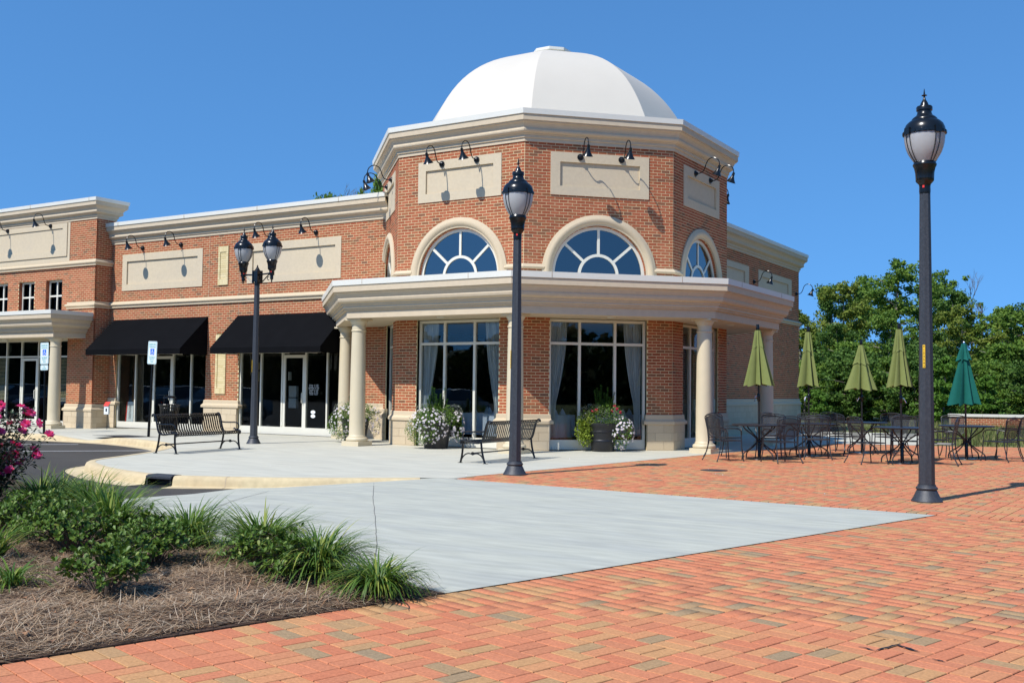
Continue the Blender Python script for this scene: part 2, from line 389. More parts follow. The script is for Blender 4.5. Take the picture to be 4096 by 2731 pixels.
def cornice_profile(z0, z1):
    k = (z1 - z0) / .68; f = lambda o, z: (o, z0 + z * k)
    return [f(-.05, 0), f(.025, 0), f(.025, .075), f(.055, .085), f(.055, .15), f(.085, .16), f(.085, .175), f(.125, .19), f(.15, .215), f(.158, .245), f(.15, .27), f(.145, .285), f(.16, .33), f(.19, .375), f(.235, .405), f(.235, .425), f(.26, .43), f(.26, .565), f(.262, .568)]
def coping_profile(z0, z1):
    k = (z1 - z0) / .68; f = lambda o, z: (o, z0 + z * k)
    return [f(.20, .568), f(.282, .560), f(.285, .565), f(.292, .68), f(-.12, .695), f(-.12, .6)]

# ------------------------------------------------------------------ glazing
def glazing(parent, F, s0, s1, z0, z1, verts, horiz, fwid=.05, dep=.07, o=-.10, sill=None, gm='glass', door=None, name='window', doorinset=.035):
    """frame part > panes as sub-parts. verts: mullion centres, horiz: transom heights"""
    fr = MB(); h = fwid / 2
    fbox(fr, F, s0, s0 + fwid, o - dep, o, z0, z1); fbox(fr, F, s1 - fwid, s1, o - dep, o, z0, z1)
    fbox(fr, F, s0 + fwid, s1 - fwid, o - dep, o, z1 - fwid, z1)
    zs = z0 + (sill if sill else fwid)
    fbox(fr, F, s0 + fwid, s1 - fwid, o - dep, o - .002, z0, zs)
    vs = [s0 + h] + list(verts) + [s1 - h]
    for v in verts: fbox(fr, F, v - h, v + h, o - dep, o - .001, zs, z1 - fwid)
    for a, b in zip(vs[:-1], vs[1:]):
        for hz in horiz:
            if door and abs(a - door[0]) < .01 and hz < door[2]: continue
            fbox(fr, F, a + h, b - h, o - dep, o - .003, hz - h, hz + h)
    f = fr.build(name, 'alu', parent)
    for a, b in zip(vs[:-1], vs[1:]):
        zz = [zs] + list(horiz) + [z1 - fwid]
        isdoor = door and abs(a - door[0]) < .01
        for i, (c, d) in enumerate(zip(zz[:-1], zz[1:])):
            if isdoor and i == 0: continue
            lo = c + (h if i else 0); hi = d - (h if i < len(zz) - 2 else 0)
            p = MB(); fbox(p, F, a + h + .001, b - h - .001, o - dep / 2 - .008, o - dep / 2, lo + .001, hi - .001); p.build('pane', gm, f)
    if door:
        a, b, zt = door; dn = MB(); st = .085
        a2, b2 = a + h + .008, b - h - .008; oo = o - .012
        fbox(dn, F, a2, a2 + st, oo - .045, oo, z0 + .012, zt - .05); fbox(dn, F, b2 - st, b2, oo - .045, oo, z0 + .012, zt - .05)
        fbox(dn, F, a2 + st, b2 - st, oo - .045, oo, zt - .05 - st, zt - .05); fbox(dn, F, a2 + st, b2 - st, oo - .045, oo, z0 + .012, z0 + .22)
        d = dn.build('door', 'alu', parent)
        p = MB(); fbox(p, F, a2 + st, b2 - st, oo - .028, oo - .02, z0 + .22, zt - .05 - st); p.build('pane', gm, d)
        hd = MB(); s = b2 - st / 2
        hd.tube([fpt(F, s, oo, z0 + .90), fpt(F, s - .01, oo + .055, z0 + .90), fpt(F, s - .01, oo + .065, z0 + .92), fpt(F, s - .01, oo + .065, z0 + 1.16), fpt(F, s - .01, oo + .055, z0 + 1.18), fpt(F, s, oo, z0 + 1.18)], .011, 6)
        hd.build('handle', 'alu', d, smooth=True)
        pb = MB(); pb.tube([fpt(F, a2 + .05, oo - .07, z0 + 1.04), fpt(F, b2 - .05, oo - .07, z0 + 1.04)], .014, 6); pb.build('push_bar', 'black' if name != 'x' else 'alu', d)
        hg = MB()
        for z in (z0 + .25, z0 + 1.1, zt - .3): fbox(hg, F, a2 - .012, a2 + .008, oo - .005, oo + .012, z, z + .11)
        hg.build('hinge', 'alu', d)
    return f
def panel(parent, F, s0, s1, z0, z1, i0, i1, iz0, iz1, pr=.022, rec=.045):
    """raised stucco sign frame with a sunk field"""
    mb = MB()
    fbox(mb, F, s0, s1, -.02, pr, z0, iz0); fbox(mb, F, s0, s1, -.02, pr, iz1, z1)
    fbox(mb, F, s0, i0, -.02, pr, iz0, iz1); fbox(mb, F, i1, s1, -.02, pr, iz0, iz1)
    p = mb.build('sign_panel', 'stucco', parent)
    m2 = MB(); fbox(m2, F, i0 - .01, i1 + .01, -.03 - rec, pr - rec, iz0 - .01, iz1 + .01); m2.build('sunk_field', 'stucco', p)
    return p
def curtain(parent, F, s0, s1, z0, z1, side, o=-.22, tie=1.0):
    """sheer curtain hung at one side and tied low; side = +1 gathers towards s1"""
    mb = MB(); n = 40; rows = 14; base = len(mb.v)
    for j in range(rows + 1):
        z = z1 + (z0 - z1) * j / rows; k = min(1, max(0, (z1 - z) / max(.01, z1 - tie)))
        wfac = 1 - .62 * k ** 1.8 if z > tie else .38
        for i in range(n + 1):
            u = i / n; W = (s1 - s0) * wfac
            s = (s1 - W * (1 - u)) if side > 0 else (s0 + W * u)
            a = u * 14 * pi; mb.v.append(fpt(F, s, o + .03 * sin(a) + .012 * sin(2.3 * a + j * .3), z))
    for j in range(rows):
        for i in range(n): a = base + j * (n + 1) + i; mb.f.append((a, a + 1, a + n + 2, a + n + 1))
    return mb.build('curtain', 'curtain', parent, smooth=True)

# ================================================================== STRUCTURE: ground
KERB = [(-36, 17.3), (-30, 17.3), (-26, 17.36), (-24.3, 17.5), (-23.2, 17.6), (-21.86, 17.42), (-20.17, 16.9), (-19.0, 16.3), (-18.1, 15.4), (-17.3, 14.3), (-16.7, 13.2), (-16.25, 12.2), (-15.9, 11.8), (-15.3, 11.45), (-14.3, 11.0), (-13.01, 10.7), (-12.5, 10.76), (-11.33, 11.28), (-10.3, 12.05), (-9.5, 12.75)]
def smooth_path(P, it=2):
    for _ in range(it):
        Q = [P[0]]
        for a, b in zip(P[:-1], P[1:]): Q += [(a[0] * .75 + b[0] * .25, a[1] * .75 + b[1] * .25), (a[0] * .25 + b[0] * .75, a[1] * .25 + b[1] * .75)]
        P = Q + [P[-1]]
    return P
KP = smooth_path(KERB)
def walk_z(x): return .004 - .035 * min(1, max(0, (-27 - x) / 1.5))
g = MB(); g.box(-400, 400, -400, 400, -1.2, -.20); tag(g.build('ground', 'grassg'), kind='structure')
flat('parking_lot', 'asphalt', [[(-120, -60), (-10.9, -60), (-10.9, 13.2), (-16, 19), (-120, 19)]], -.15)
def edge_z(x):
    if -25.2 < x < -22.6: return -(1 - max(.12, abs(x + 23.9) / 1.3)) * .13
    return walk_z(x)
# pale pavement round the building: fan of strips from the kerb line to the walls
mb = MB()
for a, b in zip(KP[:-1], KP[1:]):
    za, zb = edge_z(a[0]), edge_z(b[0])
    mb.quad((a[0], a[1], za), (b[0], b[1], zb), (b[0], b[1] + 1.1, walk_z(b[0])), (a[0], a[1] + 1.1, walk_z(a[0])))
    mb.quad((a[0], a[1] + 1.1, walk_z(a[0])), (b[0], b[1] + 1.1, walk_z(b[0])), (b[0], 23.5, walk_z(b[0])), (a[0], 23.5, walk_z(a[0])))
mb.poly([(-9.5, 12.75, .004), (-9.09, 12.92, .004), (-8.31, 20.93, .004), (-8.05, 23.5, .004), (-9.5, 23.5, .004)])
mb.poly([(-12, 23.5, .004), (-8.05, 23.5, .004), (-7.34, 28.46, .004), (-5.49, 29.19, .004), (-5.35, 31, .004), (-6.43, 36.6, .004), (-6.9, 37.9, .004), (-9.88, 36.95, .004), (-12, 37.2, .004)])
for v in range(len(mb.v)): pass
tag(mb.build('pavement', 'sidewalk'), kind='structure')
# joints sawn in the pale pavement
pav = bpy.data.objects['pavement']
jm = MB()
def groove(a, b, wd=.006, z=.0052):
    d = Vector((b[0] - a[0], b[1] - a[1])).normalized(); n = Vector((-d.y, d.x)) * wd / 2
    jm.quad((a[0] - n.x, a[1] - n.y, z), (b[0] - n.x, b[1] - n.y, z), (b[0] + n.x, b[1] + n.y, z), (a[0] + n.x, a[1] + n.y, z))
for a, b in [((-16.2, 12.5), (-8.6, 18.0)), ((-12.9, 10.9), (-12.2, 19.6)), ((-15.6, 19.0), (-17.6, 14.6)), ((-12.0, 13.5), (-9.0, 13.8)), ((-19.8, 17.2), (-19.6, 21.4)), ((-22.6, 17.8), (-22.6, 21.4)), ((-26, 18.9), (-16.5, 18.2))]: groove(a, b)
jm.build('sawn_joint', 'stonej', pav)
# kerb with gutter pan
def kerb_z(i, n):
    x = KP[i][0]; h = 1.0
    if -25.2 < x < -22.6: h = max(.12, abs(x + 23.9) / 1.3)
    if x > -12.3: h = max(.05, 1 - (x + 12.3) / 3.0)
    return h
mb = MB(); n = len(KP); prof = [(0, 0), (.11, 0), (.145, -.02), (.165, -.06), (.18, -.135), (.20, -.145), (.48, -.148), (.48, -.3)]
rings = []
for i in range(n):
    a = Vector(KP[max(0, i - 1)]); b = Vector(KP[min(n - 1, i + 1)]); d = (b - a).normalized(); nn = Vector((d.y, -d.x)); h = kerb_z(i, n); r = []
    lift = max(0, (KP[i][0] + 11.3) / 1.9) if KP[i][0] > -11.3 else 0; lift = min(1, lift)
    gut = 1 if KP[i][0] < -12.6 else max(.25, 1 - (KP[i][0] + 12.6) / 1.2)
    for o, z in prof:
        o2 = o if o < .21 else .20 + (o - .20) * gut
        zz = z * 1.0 if z < -.13 else z * 1.0
        if -25.2 < KP[i][0] < -22.6: zz = z if z < -.13 else -(1 - h) * .13 + z * h
        zz = zz * (1 - lift * .95) if z > -.2 else zz
        q = Vector(KP[i]) + nn * o2; r.append((q.x, q.y, zz + (.004 if z > -.13 else .004) + (walk_z(KP[i][0]) if z > -.1 else 0)))
    rings.append(r)
drain_i = [i for i in range(n) if -13.05 <= KP[i][0] <= -12.42]
for r in rings: mb.v += r
k = len(prof)
for i in range(n - 1):
    if i in drain_i and i + 1 in drain_i: continue
    for a in range(k - 1): mb.f.append((i * k + a, (i + 1) * k + a, (i + 1) * k + a + 1, i * k + a + 1))
mb.f.append(tuple((n - 1) * k + a for a in range(k)))
kb = tag(mb.build('kerb', 'kerb', smooth=True), kind='structure')
jm = MB()
for i in (26, 36, 47, 57, 68):
    if i < n:
        r = rings[i]; d = (Vector(KP[min(i + 1, n - 1)]) - Vector(KP[i - 1])).normalized() * .006
        for a in range(k - 2): p, q = r[a], r[a + 1]; jm.quad((p[0] - d.x, p[1] - d.y, p[2] + .003), (q[0] - d.x, q[1] - d.y, q[2] + .003), (q[0] + d.x, q[1] + d.y, q[2] + .003), (p[0] + d.x, p[1] + d.y, p[2] + .003))
jm.build('kerb_joint', 'stonej', kb)
# grey slab: falls from the brick level to the asphalt
slab = MB()
def sz(x, y): return -.146 * min(1, max(0, (-x - 9.3) / 1.9)) + .004
edgeA = [(-4.03, 5.70), (-2.14, 12.5)]
NX = 24
top = [(-2.128, 12.497), (-5.6, 12.71), (-9.06, 12.93), (-9.9, 12.75), (-10.6, 12.15), (-11.5, 11.45), (-11.35, 10.0), (-11.65, 8.75), (-11.75, 8.2)]
bot = [(-4.018, 5.697), (-5.0, 5.93), (-6.0, 6.17), (-7.5, 6.55), (-9.4, 7.35), (-10.6, 7.7), (-11.5, 8.05)]
def resample(P, n):
    P = [Vector(p) for p in P]; L = [0]
    for a, b in zip(P[:-1], P[1:]): L.append(L[-1] + (b - a).length)
    out = []
    for i in range(n):
        t = L[-1] * i / (n - 1)
        for j in range(len(L) - 1):
            if t <= L[j + 1] + 1e-9: f = (t - L[j]) / max(1e-9, L[j + 1] - L[j]); out.append(P[j].lerp(P[j + 1], f)); break
    return out
A = resample(top, 90); B = resample(bot, 90)
for i in range(89):
    for j in range(4):
        q = [A[i].lerp(B[i], j / 4), A[i + 1].lerp(B[i + 1], j / 4), A[i + 1].lerp(B[i + 1], (j + 1) / 4), A[i].lerp(B[i], (j + 1) / 4)]
        slab.quad(*[(p.x, p.y, sz(p.x, p.y)) for p in q][::-1])
slab.poly([(-10.9, 11.95, -.04), (-9.0, 12.8, .0035), (-9.0, 13.3, .0035), (-10.9, 13.3, .0035)])
sl = tag(slab.build('concrete_slab', 'slab'), kind='structure')
jm = MB()
cr = [(-9.56, 11.75), (-8.32, 10.21), (-7.55, 9.29), (-6.69, 8.25), (-6.19, 7.65), (-5.75, 7.12), (-5.10, 6.30)]
for a, b in zip(cr[:-1], cr[1:]):
    pts = [Vector(a).lerp(Vector(b), t) + Vector((random.uniform(-.006, .006), random.uniform(-.006, .006))) for t in (0, .33, .66)] + [Vector(b)]
    for p, q in zip(pts[:-1], pts[1:]): jm.quad((p.x - .002, p.y - .002, sz(p.x, 0) + .004), (q.x - .002, q.y - .002, sz(q.x, 0) + .004), (q.x + .002, q.y + .002, sz(q.x, 0) + .004), (p.x + .002, p.y + .002, sz(p.x, 0) + .004))
p, q = Vector((-10.3, 10.4)), Vector((-8.4, 7.4)); dz = .004
for i in range(8):
    a, b = p.lerp(q, i / 8), p.lerp(q, (i + 1) / 8); jm.quad((a.x - .004, a.y, sz(a.x, 0) + dz), (b.x - .004, b.y, sz(b.x, 0) + dz), (b.x + .004, b.y + .003, sz(b.x, 0) + dz), (a.x + .004, a.y + .003, sz(a.x, 0) + dz))
jm.build('slab_crack', 'crackm', sl)
# painted bay lines
pl = MB()
def line(a, b, wd=.1, z=-.146):
    a, b = Vector(a), Vector(b); d = (b - a).normalized(); nn = Vector((-d.y, d.x)) * wd / 2
    pl.quad((a.x - nn.x, a.y - nn.y, z), (b.x - nn.x, b.y - nn.y, z), (b.x + nn.x, b.y + nn.y, z), (a.x + nn.x, a.y + nn.y, z))
line((-22.9, 12.5), (-19.6, 16.2)); line((-26.4, 13.0), (-23.0, 16.6)); line((-29.9, 13.4), (-26.4, 16.8))
for i in range(4):
    a = Vector((-27.6 + i * .9, 12.3 + i * .97)); line(a, a + Vector((-2.1, 2.0)))
line((-33, 13.4), (-29.7, 16.8))
tag(pl.build('bay_lines', 'white'), kind='structure')

# ------------------------------------------------------------------ clay pavers (basket weave, 24 x 12 cm)
PL, PW = .22, .11
def paver_field(name, inside, origin, ang, x0, x1, y0, y1, soldier=None, drop=0):
    base = thing(name, (origin[0], origin[1], -drop), None, None); base['kind'] = 'structure'
    ca, sa = cos(ang), sin(ang)
    W = lambda u, v: (origin[0] + ca * u - sa * v, origin[1] + sa * u + ca * v)
    cells = []
    nu0, nu1 = int(math.floor(x0 / PL)), int(math.ceil(x1 / PL)); nv0, nv1 = int(math.floor(y0 / PL)), int(math.ceil(y1 / PL))
    for i in range(nu0, nu1):
        for j in range(nv0, nv1):
            cu, cv = (i + .5) * PL, (j + .5) * PL; c = W(cu, cv)
            if not inside(*c): continue
            horiz = (i + j) % 2 == 0
            if soldier: 
                sdir = soldier(i, j)
                if sdir is not None: horiz = sdir
            for s in (-.25, .25):
                if horiz: cells.append((cu, cv + s * PL, PL / 2, PW / 2))
                else: cells.append((cu + s * PL, cv, PW / 2, PL / 2))
    def key(c):
        p = W(c[0], c[1]); return p[0] ** 2 + p[1] ** 2 if vis(p) else 1e9
    cells.sort(key=key)
    gap, ch = .0042, .0025
    def paver_verts(cu, cv, hu, hv, dz, tilt):
        hu -= gap; hv -= gap; out = []
        for ins, z in ((0, -.012), (0, -.0035), (ch, 0)):
            for a, b in ((-1, -1), (1, -1), (1, 1), (-1, 1)):
                u, v = cu + a * (hu - ins), cv + b * (hv - ins); x, y = W(u, v)
                out.append((x, y, z + dz + tilt[0] * a + tilt[1] * b))
        return out
    FC = [(8, 9, 10, 11), (4, 5, 9, 8), (5, 6, 10, 9), (6, 7, 11, 10), (7, 4, 8, 11), (0, 1, 5, 4), (1, 2, 6, 5), (2, 3, 7, 6), (3, 0, 4, 7)]
    # singles share one mesh
    m1 = None
    for c in cells[:300]:
        hor = c[2] > c[3]; p = W(c[0], c[1])
        if m1 is None:
            mbb = MB(); hu, hv = PL / 2 - gap, PW / 2 - gap
            for ins, z in ((0, -.012), (0, -.0035), (ch, 0)):
                for a, b in ((-1, -1), (1, -1), (1, 1), (-1, 1)): mbb.v.append((a * (hu - ins), b * (hv - ins), z))
            mbb.f = [tuple(f) for f in FC]; o = mbb.build('paver', 'paver', base, world=False); m1 = o.data
        else: o = bpy.data.objects.new('paver', m1); COL.objects.link(o); o.parent = base
        o.location = (p[0] - origin[0], p[1] - origin[1], random.uniform(-.001, .0012)); o.rotation_euler = (random.uniform(-.004, .004), random.uniform(-.003, .003), ang + (0 if hor else pi / 2) + random.uniform(-.004, .004))
    V = []; Fs = []
    for c in cells[300:]:
        nb = len(V); V += paver_verts(c[0] + random.uniform(-.0006, .0006), c[1] + random.uniform(-.0006, .0006), c[2], c[3], random.uniform(-.0012, .0014), (random.uniform(-.0006, .0006), random.uniform(-.0006, .0006)))
        for f in FC: Fs.append([nb + q for q in f])
    tag(npmesh('paving', V, Fs, 'paver', base), kind='stuff')
    if drop:
        for c in base.children:
            if c.name.startswith('paving'): c.location.z -= drop
    return base
def vis(p):
    d = Vector((p[0], p[1], -1.35)); z = d.dot(fw)
    return z > .5 and abs(d.dot(r2) / z * 4172) < 2100 and -1.35 < d.dot(u2) / z * 4172 / 1365.5 < 1.1 and d.dot(u2) / z * 4172 > -1400
EA = math.atan2(12.5 - 5.70, -2.14 + 4.03)      # direction of the slab's near edge
eu, en = (cos(EA), sin(EA)), (sin(EA), -cos(EA))
def near_in(x, y):
    dx, dy = x + 4.03, y - 5.70
    return dx * en[0] + dy * en[1] > .02 and y < 12.62 - (x + 2.14) * .06 and x < 4.5 and dx * eu[0] + dy * eu[1] > -7.5
def far_in(x, y):
    if y < 12.62 - (x + 2.14) * .063 + .02: return False
    if x > 4.5 or y > 31.8: return False
    xl = -9.09 + (y - 12.92) * .1 if y > 12.92 else -9.1
    if x < xl - .12: return False
    return y < 30.24 + (x + 3.0) * .42 if x > -7.34 else y < 28.5
def sold_near(i, j):      # rotated frame: u along the edge, v to the left; border rows are the two next to the edge
    return False if j in (-1, -2) else None
paver_field('brick_paving', near_in, (-4.03, 5.70), EA, -8, 11, -9, 0, soldier=sold_near, drop=.003)
far_origin = (-2.14, 12.62)
def sold_far(i, j): return False if j == 0 else None
paver_field('brick_plaza', far_in, far_origin, R(-3.4), -7.5, 8, -1, 20, soldier=sold_far)
# joint bed below the pavers
flat('paver_bed', 'joint', [[(-6.2, -2.0), (4.6, -2.0), (4.6, 33), (-3.0, 30.24), (-5.49, 29.19), (-7.34, 28.46), (-8.31, 20.93), (-9.09, 12.92), (-2.14, 12.5), (-4.03, 5.70)]], -.0165)

# ================================================================== BUILDINGS
CX, CY, TR = -13.727, 24.060, 4.6307
AP = TR * cos(pi / 8); HS = TR * sin(pi / 8)
YF, XS = 21.642, -11.316
def oc(Rr, k): a = R(247.5 + 45 * k); return (CX + Rr * cos(a), CY + Rr * sin(a))
def face(k):
    a = R(270 + 45 * k); n = (cos(a), sin(a)); return ((CX + AP * n[0], CY + AP * n[1]), (-n[1], n[0]), n)
tw = thing('corner_building', (CX, CY, 0), 'octagonal red brick corner building with a white dome, arched windows and a columned porch', 'building')
wall = MB(); BRK = []
for k in (-1, 0, 1, 2, 3):
    F = face(k); lo, hi = (-1.15, 1.15)
    wl, wh = -HS, HS
    if k == -1: lo = -.35; wl = -.86
    if k == 3: hi = .35; wh = .86
    brickwork(BRK, wall, F, wl, wh, .80, 2.96, holes=[(lo, hi, 0, 3)])
    brickwork(BRK, wall, F, -HS, HS, 3.80, 6.90, holes=[('arch', 0, 3.96, 1.13), (-1.10, 1.10, 5.80, 6.66)], zref=.80)
    fbox(wall, F, -HS, HS, -.03, 0, 2.96, 3.80)
    fbox(wall, F, -1.12, 1.12, -.09, -.07, 5.79, 6.67)
    fbox(wall, F, wl, lo, -.03, 0, 0, .80); fbox(wall, F, hi, wh, -.03, 0, 0, .80)
for k in (4, 5, 6): F = face(k); fbox(wall, F, -HS, HS, -.03, 0, 5.5, 6.90)
W_ = wall.build('wall', 'mortar', tw)
lay_bricks(BRK, W_)
# stone piers and their caps
for k in (-1, 0, 1, 2, 3):
    F = face(k); lo, hi = (-1.15, 1.15)
    if k == -1: lo = -.35
    if k == 3: hi = .35
    if k != -1: blocks(W_, F, -HS - .02, lo, 0, .60, off=.055, start=k)
    else: blocks(W_, F, -.86, lo, 0, .60, off=.055)
    if k != 3: blocks(W_, F, hi, HS + .02, 0, .60, off=.055, start=k + 1)
    else: blocks(W_, F, hi, .86, 0, .60, off=.055)
for k in (-1, 0, 1, 2):
    Fa, Fb = face(k), face(k + 1); c = oc(TR, k + 1)
    a0 = fpt(Fa, (1.15), -.10, 0)[:2]; a1 = fpt(Fa, 1.15, 0, 0)[:2]; b1 = fpt(Fb, -1.15, 0, 0)[:2]; b0 = fpt(Fb, -1.15, -.10, 0)[:2]
    mb = MB(); mb.sweep(CAPP(.814), [a0, a1, c, b1, b0]); mb.build('stone_cap', 'stone', W_)
    bk = MB(); bk.sweep([(.05, 0), (.05, .60)], [a1, c, b1], caps=False); bk.build('block_joint', 'stonej', W_)
for F, s0, s1 in ((face(-1), -.86, -.35), (face(3), .35, .86)):
    mb = MB(); mb.sweep(CAPP(.814), [fpt(F, s0, 0, 0)[:2], fpt(F, s1, 0, 0)[:2]]); mb.build('stone_cap', 'stone', W_)
# ground floor windows
for k in (-1, 0, 1, 2, 3):
    F = face(k)
    if k == -1: glazing(tw, F, -.35, 1.15, .02, 2.945, [.40], [2.40], sill=.22, gm='shopglass')
    elif k == 3: glazing(tw, F, -1.15, .35, .02, 2.945, [-.40], [2.40], sill=.22, gm='shopglass')
    else: glazing(tw, F, -1.15, 1.15, .02, 2.945, [-.42, .42], [2.40], sill=.22, gm='shopglass', fwid=.06)
for k, a in ((0, 1), (1, 1), (2, 1)):
    F = face(k)
    curtain(tw, F, -1.10, -.68, .35, 2.9, -1); curtain(tw, F, .66, 1.08, .35, 2.9, 1)
# arch windows, trims, sign panels
ARC, ARZ = 1.12, 3.96
for k in (-1, 0, 1, 2, 3):
    F = face(k); ns = 40
    prof = [(1.12, -.03), (1.12, .028), (1.155, .034), (1.17, .052), (1.205, .075), (1.25, .083), (1.29, .072), (1.315, .05), (1.345, .045), (1.36, .034), (1.36, -.02)]
    mb = MB(); base = 0; rows = []
    angs = [('z', 3.80)] + [i * pi / ns for i in range(ns + 1)] + [('z2', 3.80)]
    for a in angs:
        for r, o in prof:
            if isinstance(a, tuple): s = r if a[0] == 'z' else -r; z = a[1]
            else: s = r * cos(a); z = ARZ + r * sin(a)
            mb.v.append(fpt(F, s, o, z))
    kk = len(prof)
    for i in range(len(angs) - 1):
        for a in range(kk - 1): mb.f.append((i * kk + a, i * kk + a + 1, (i + 1) * kk + a + 1, (i + 1) * kk + a))
    mb.build('arch_trim', 'stone', tw, smooth=True)
    ln = MB(); nb = 54
    for i in range(nb):
        a0, a1 = pi * i / nb + .004, pi * (i + 1) / nb - .004
        P = [fpt(F, r * cos(a), o, ARZ + r * sin(a)) for o in (-.12, -.012) for r, a in ((1.105, a0), (1.16, a0), (1.16, a1), (1.105, a1))]
        ln.box8(P)
    tag(ln.build('arch_lining_bricks', 'brick', tw), kind='stuff')
    lm = MB()
    for i in range(40):
        a0, a1 = pi * i / 40, pi * (i + 1) / 40
        lm.quad(fpt(F, 1.112 * cos(a0), -.015, ARZ + 1.112 * sin(a0)), fpt(F, 1.112 * cos(a0), -.13, ARZ + 1.112 * sin(a0)), fpt(F, 1.112 * cos(a1), -.13, ARZ + 1.112 * sin(a1)), fpt(F, 1.112 * cos(a1), -.015, ARZ + 1.112 * sin(a1)))
    lm.build('arch_lining', 'mortar', tw)
    fr = MB()
    def ringbox(r0, r1, o0, o1, a_from=0, a_to=pi, n=36):
        for i in range(n):
            a0 = a_from + (a_to - a_from) * i / n; a1 = a_from + (a_to - a_from) * (i + 1) / n
            q = lambda r, a, o: fpt(F, r * cos(a), o, ARZ + r * sin(a))
            fr.quad(q(r0, a0, o1), q(r1, a0, o1), q(r1, a1, o1), q(r0, a1, o1))
            fr.quad(q(r0, a0, o0), q(r0, a0, o1), q(r0, a1, o1), q(r0, a1, o0))
            fr.quad(q(r1, a0, o1), q(r1, a0, o0), q(r1, a1, o0), q(r1, a1, o1))
    ringbox(1.035, 1.11, -.15, -.07); ringbox(.42, .485, -.14, -.075)
    SP = [0, R(41), pi / 2, pi - R(41), pi]
    for a in SP[1:4]:
        d = (cos(a), sin(a)); m_ = (-d[1], d[0]); h = .03
        P = [fpt(F, d[0] * r + m_[0] * b, o, ARZ + d[1] * r + m_[1] * b) for o in (-.14, -.08) for r, b in ((.48, -h), (1.04, -h), (1.04, h), (.48, h))]
        fr.box8(P)
    fbox(fr, F, -1.1, 1.1, -.14, -.08, ARZ - .15, ARZ - .10)
    f = fr.build('arch_window', 'alu', tw)
    for a0, a1, r0, r1 in [(SP[i], SP[i + 1], .485, 1.035) for i in range(4)] + [(0, pi, 0, .42)]:
        p = MB(); n = 12
        for o, rev in ((-.10, 0), (-.108, 1)):
            for i in range(n):
                b0, b1 = a0 + (a1 - a0) * i / n, a0 + (a1 - a0) * (i + 1) / n
                q = [fpt(F, r * cos(b), o, ARZ + r * sin(b)) for r, b in ((r0, b0), (r1, b0), (r1, b1), (r0, b1))]
                p.quad(*(q[::-1] if rev else q))
        p.build('pane', 'archglass', f)
    panel(tw, F, -1.17, 1.17, 5.735, 6.71, -.95, .95, 5.94, 6.49)
for k in range(-1, 3):
    Fa, Fb = face(k), face(k + 1); c = oc(TR, k + 1)
    mb = MB(); mb.sweep([(-.02, 4.04), (.045, 4.045), (.06, 4.055), (.078, 4.085), (.06, 4.115), (.045, 4.125), (.03, 4.16), (-.02, 4.16)], [fpt(Fa, 1.30, 0, 0)[:2], c, fpt(Fb, -1.30, 0, 0)[:2]])
    mb.build('string_band', 'stone', tw)
ring = [oc(TR, k) for k in range(8)]
mb = MB(); mb.sweep(cornice_profile(6.90, 7.58), ring, closed=True); mb.build('cornice', 'cornice', tw)
mb = MB(); mb.sweep(coping_profile(6.90, 7.58), ring, closed=True); mb.build('coping', 'coping', tw)
mb = MB(); mb.poly([(*oc(TR - .05, k), 7.45) for k in range(8)]); mb.build('roof', 'coping', tw)
# dome: eight gores
dp = [(4.09, 7.0), (3.966, 7.26), (3.853, 7.507), (3.746, 7.745), (3.639, 7.975), (3.528, 8.198), (3.41, 8.412), (3.282, 8.618), (3.143, 8.815), (2.993, 9.0), (2.831, 9.172), (2.658, 9.331), (2.476, 9.476), (2.286, 9.607), (2.09, 9.724), (1.889, 9.828), (1.685, 9.919), (1.48, 10.0), (1.273, 10.072), (1.065, 10.137), (0.857, 10.197), (0.647, 10.245), (0.435, 10.28), (0.01, 10.31)]
dm = thing('dome', (0, 0, 0), None, None); dm.parent = tw
for kk in list(dm.keys()): del dm[kk]
for k in range(8):
    mb = MB()
    for r, z in dp: mb.v += [(*oc(r, k), z), (*oc(r, k + 1), z)]
    for i in range(len(dp) - 1): mb.f.append((2 * i, 2 * i + 1, 2 * i + 3, 2 * i + 2))
    mb.build('dome_panel', 'dome', dm, smooth=True)
mb = MB(); mb.lathe([(.48, 9.9), (.48, 10.34), (.52, 10.35), (.52, 10.42), (.4, 10.44)], 8, (CX, CY, 0), rot=pi / 8); mb.build('dome_cap', 'coping', tw)
# porch
RS = 5.949
PP = lambda z0, z1: (lambda k: [(o, z0 + z * k) for o, z in [(-.30, -.0), (0, 0), (0, .175), (.05, .18), (.05, .215), (.09, .225), (.09, .285), (.125, .295), (.125, .325), (.165, .34), (.205, .37), (.222, .42), (.215, .455), (.225, .47), (.25, .52), (.285, .56), (.30, .565), (.30, .58), (.33, .585), (.33, .735)]])((z1 - z0) / .854)
PC = lambda z0, z1: (lambda k: [(o, z0 + z * k) for o, z in [(.25, .728), (.352, .728), (.357, .854), (-.5, .858), (-.5, .80)]])((z1 - z0) / .854)
pth = [oc(RS, k) for k in range(-1, 5)]
mb = MB(); mb.sweep(PP(2.957, 3.811), pth); mb.build('porch_entablature', 'cornice', tw)
mb = MB(); mb.sweep(PC(2.957, 3.811), pth); mb.build('porch_coping', 'coping', tw)
mb = MB(); mb.poly([(*oc(RS - .2, k), 3.80) for k in range(8)]); mb.build('porch_roof', 'coping', tw)
mb = MB(); mb.poly([(*oc(RS + .0, k), 2.965) for k in range(8)][::-1]); mb.poly([(*oc(RS + .0, k), 3.1) for k in range(8)]); sf = mb.build('porch_soffit', 'soffit', tw)
for k in (-1, 0, 1, 2, 3):
    F = face(k); q = fpt(F, 0.05, .72, 2.957); mb = MB(); mb.lathe([(.085, -.012), (.10, -.004), (.10, .01)], 20, q); mb.build('downlight', 'alu', sf)
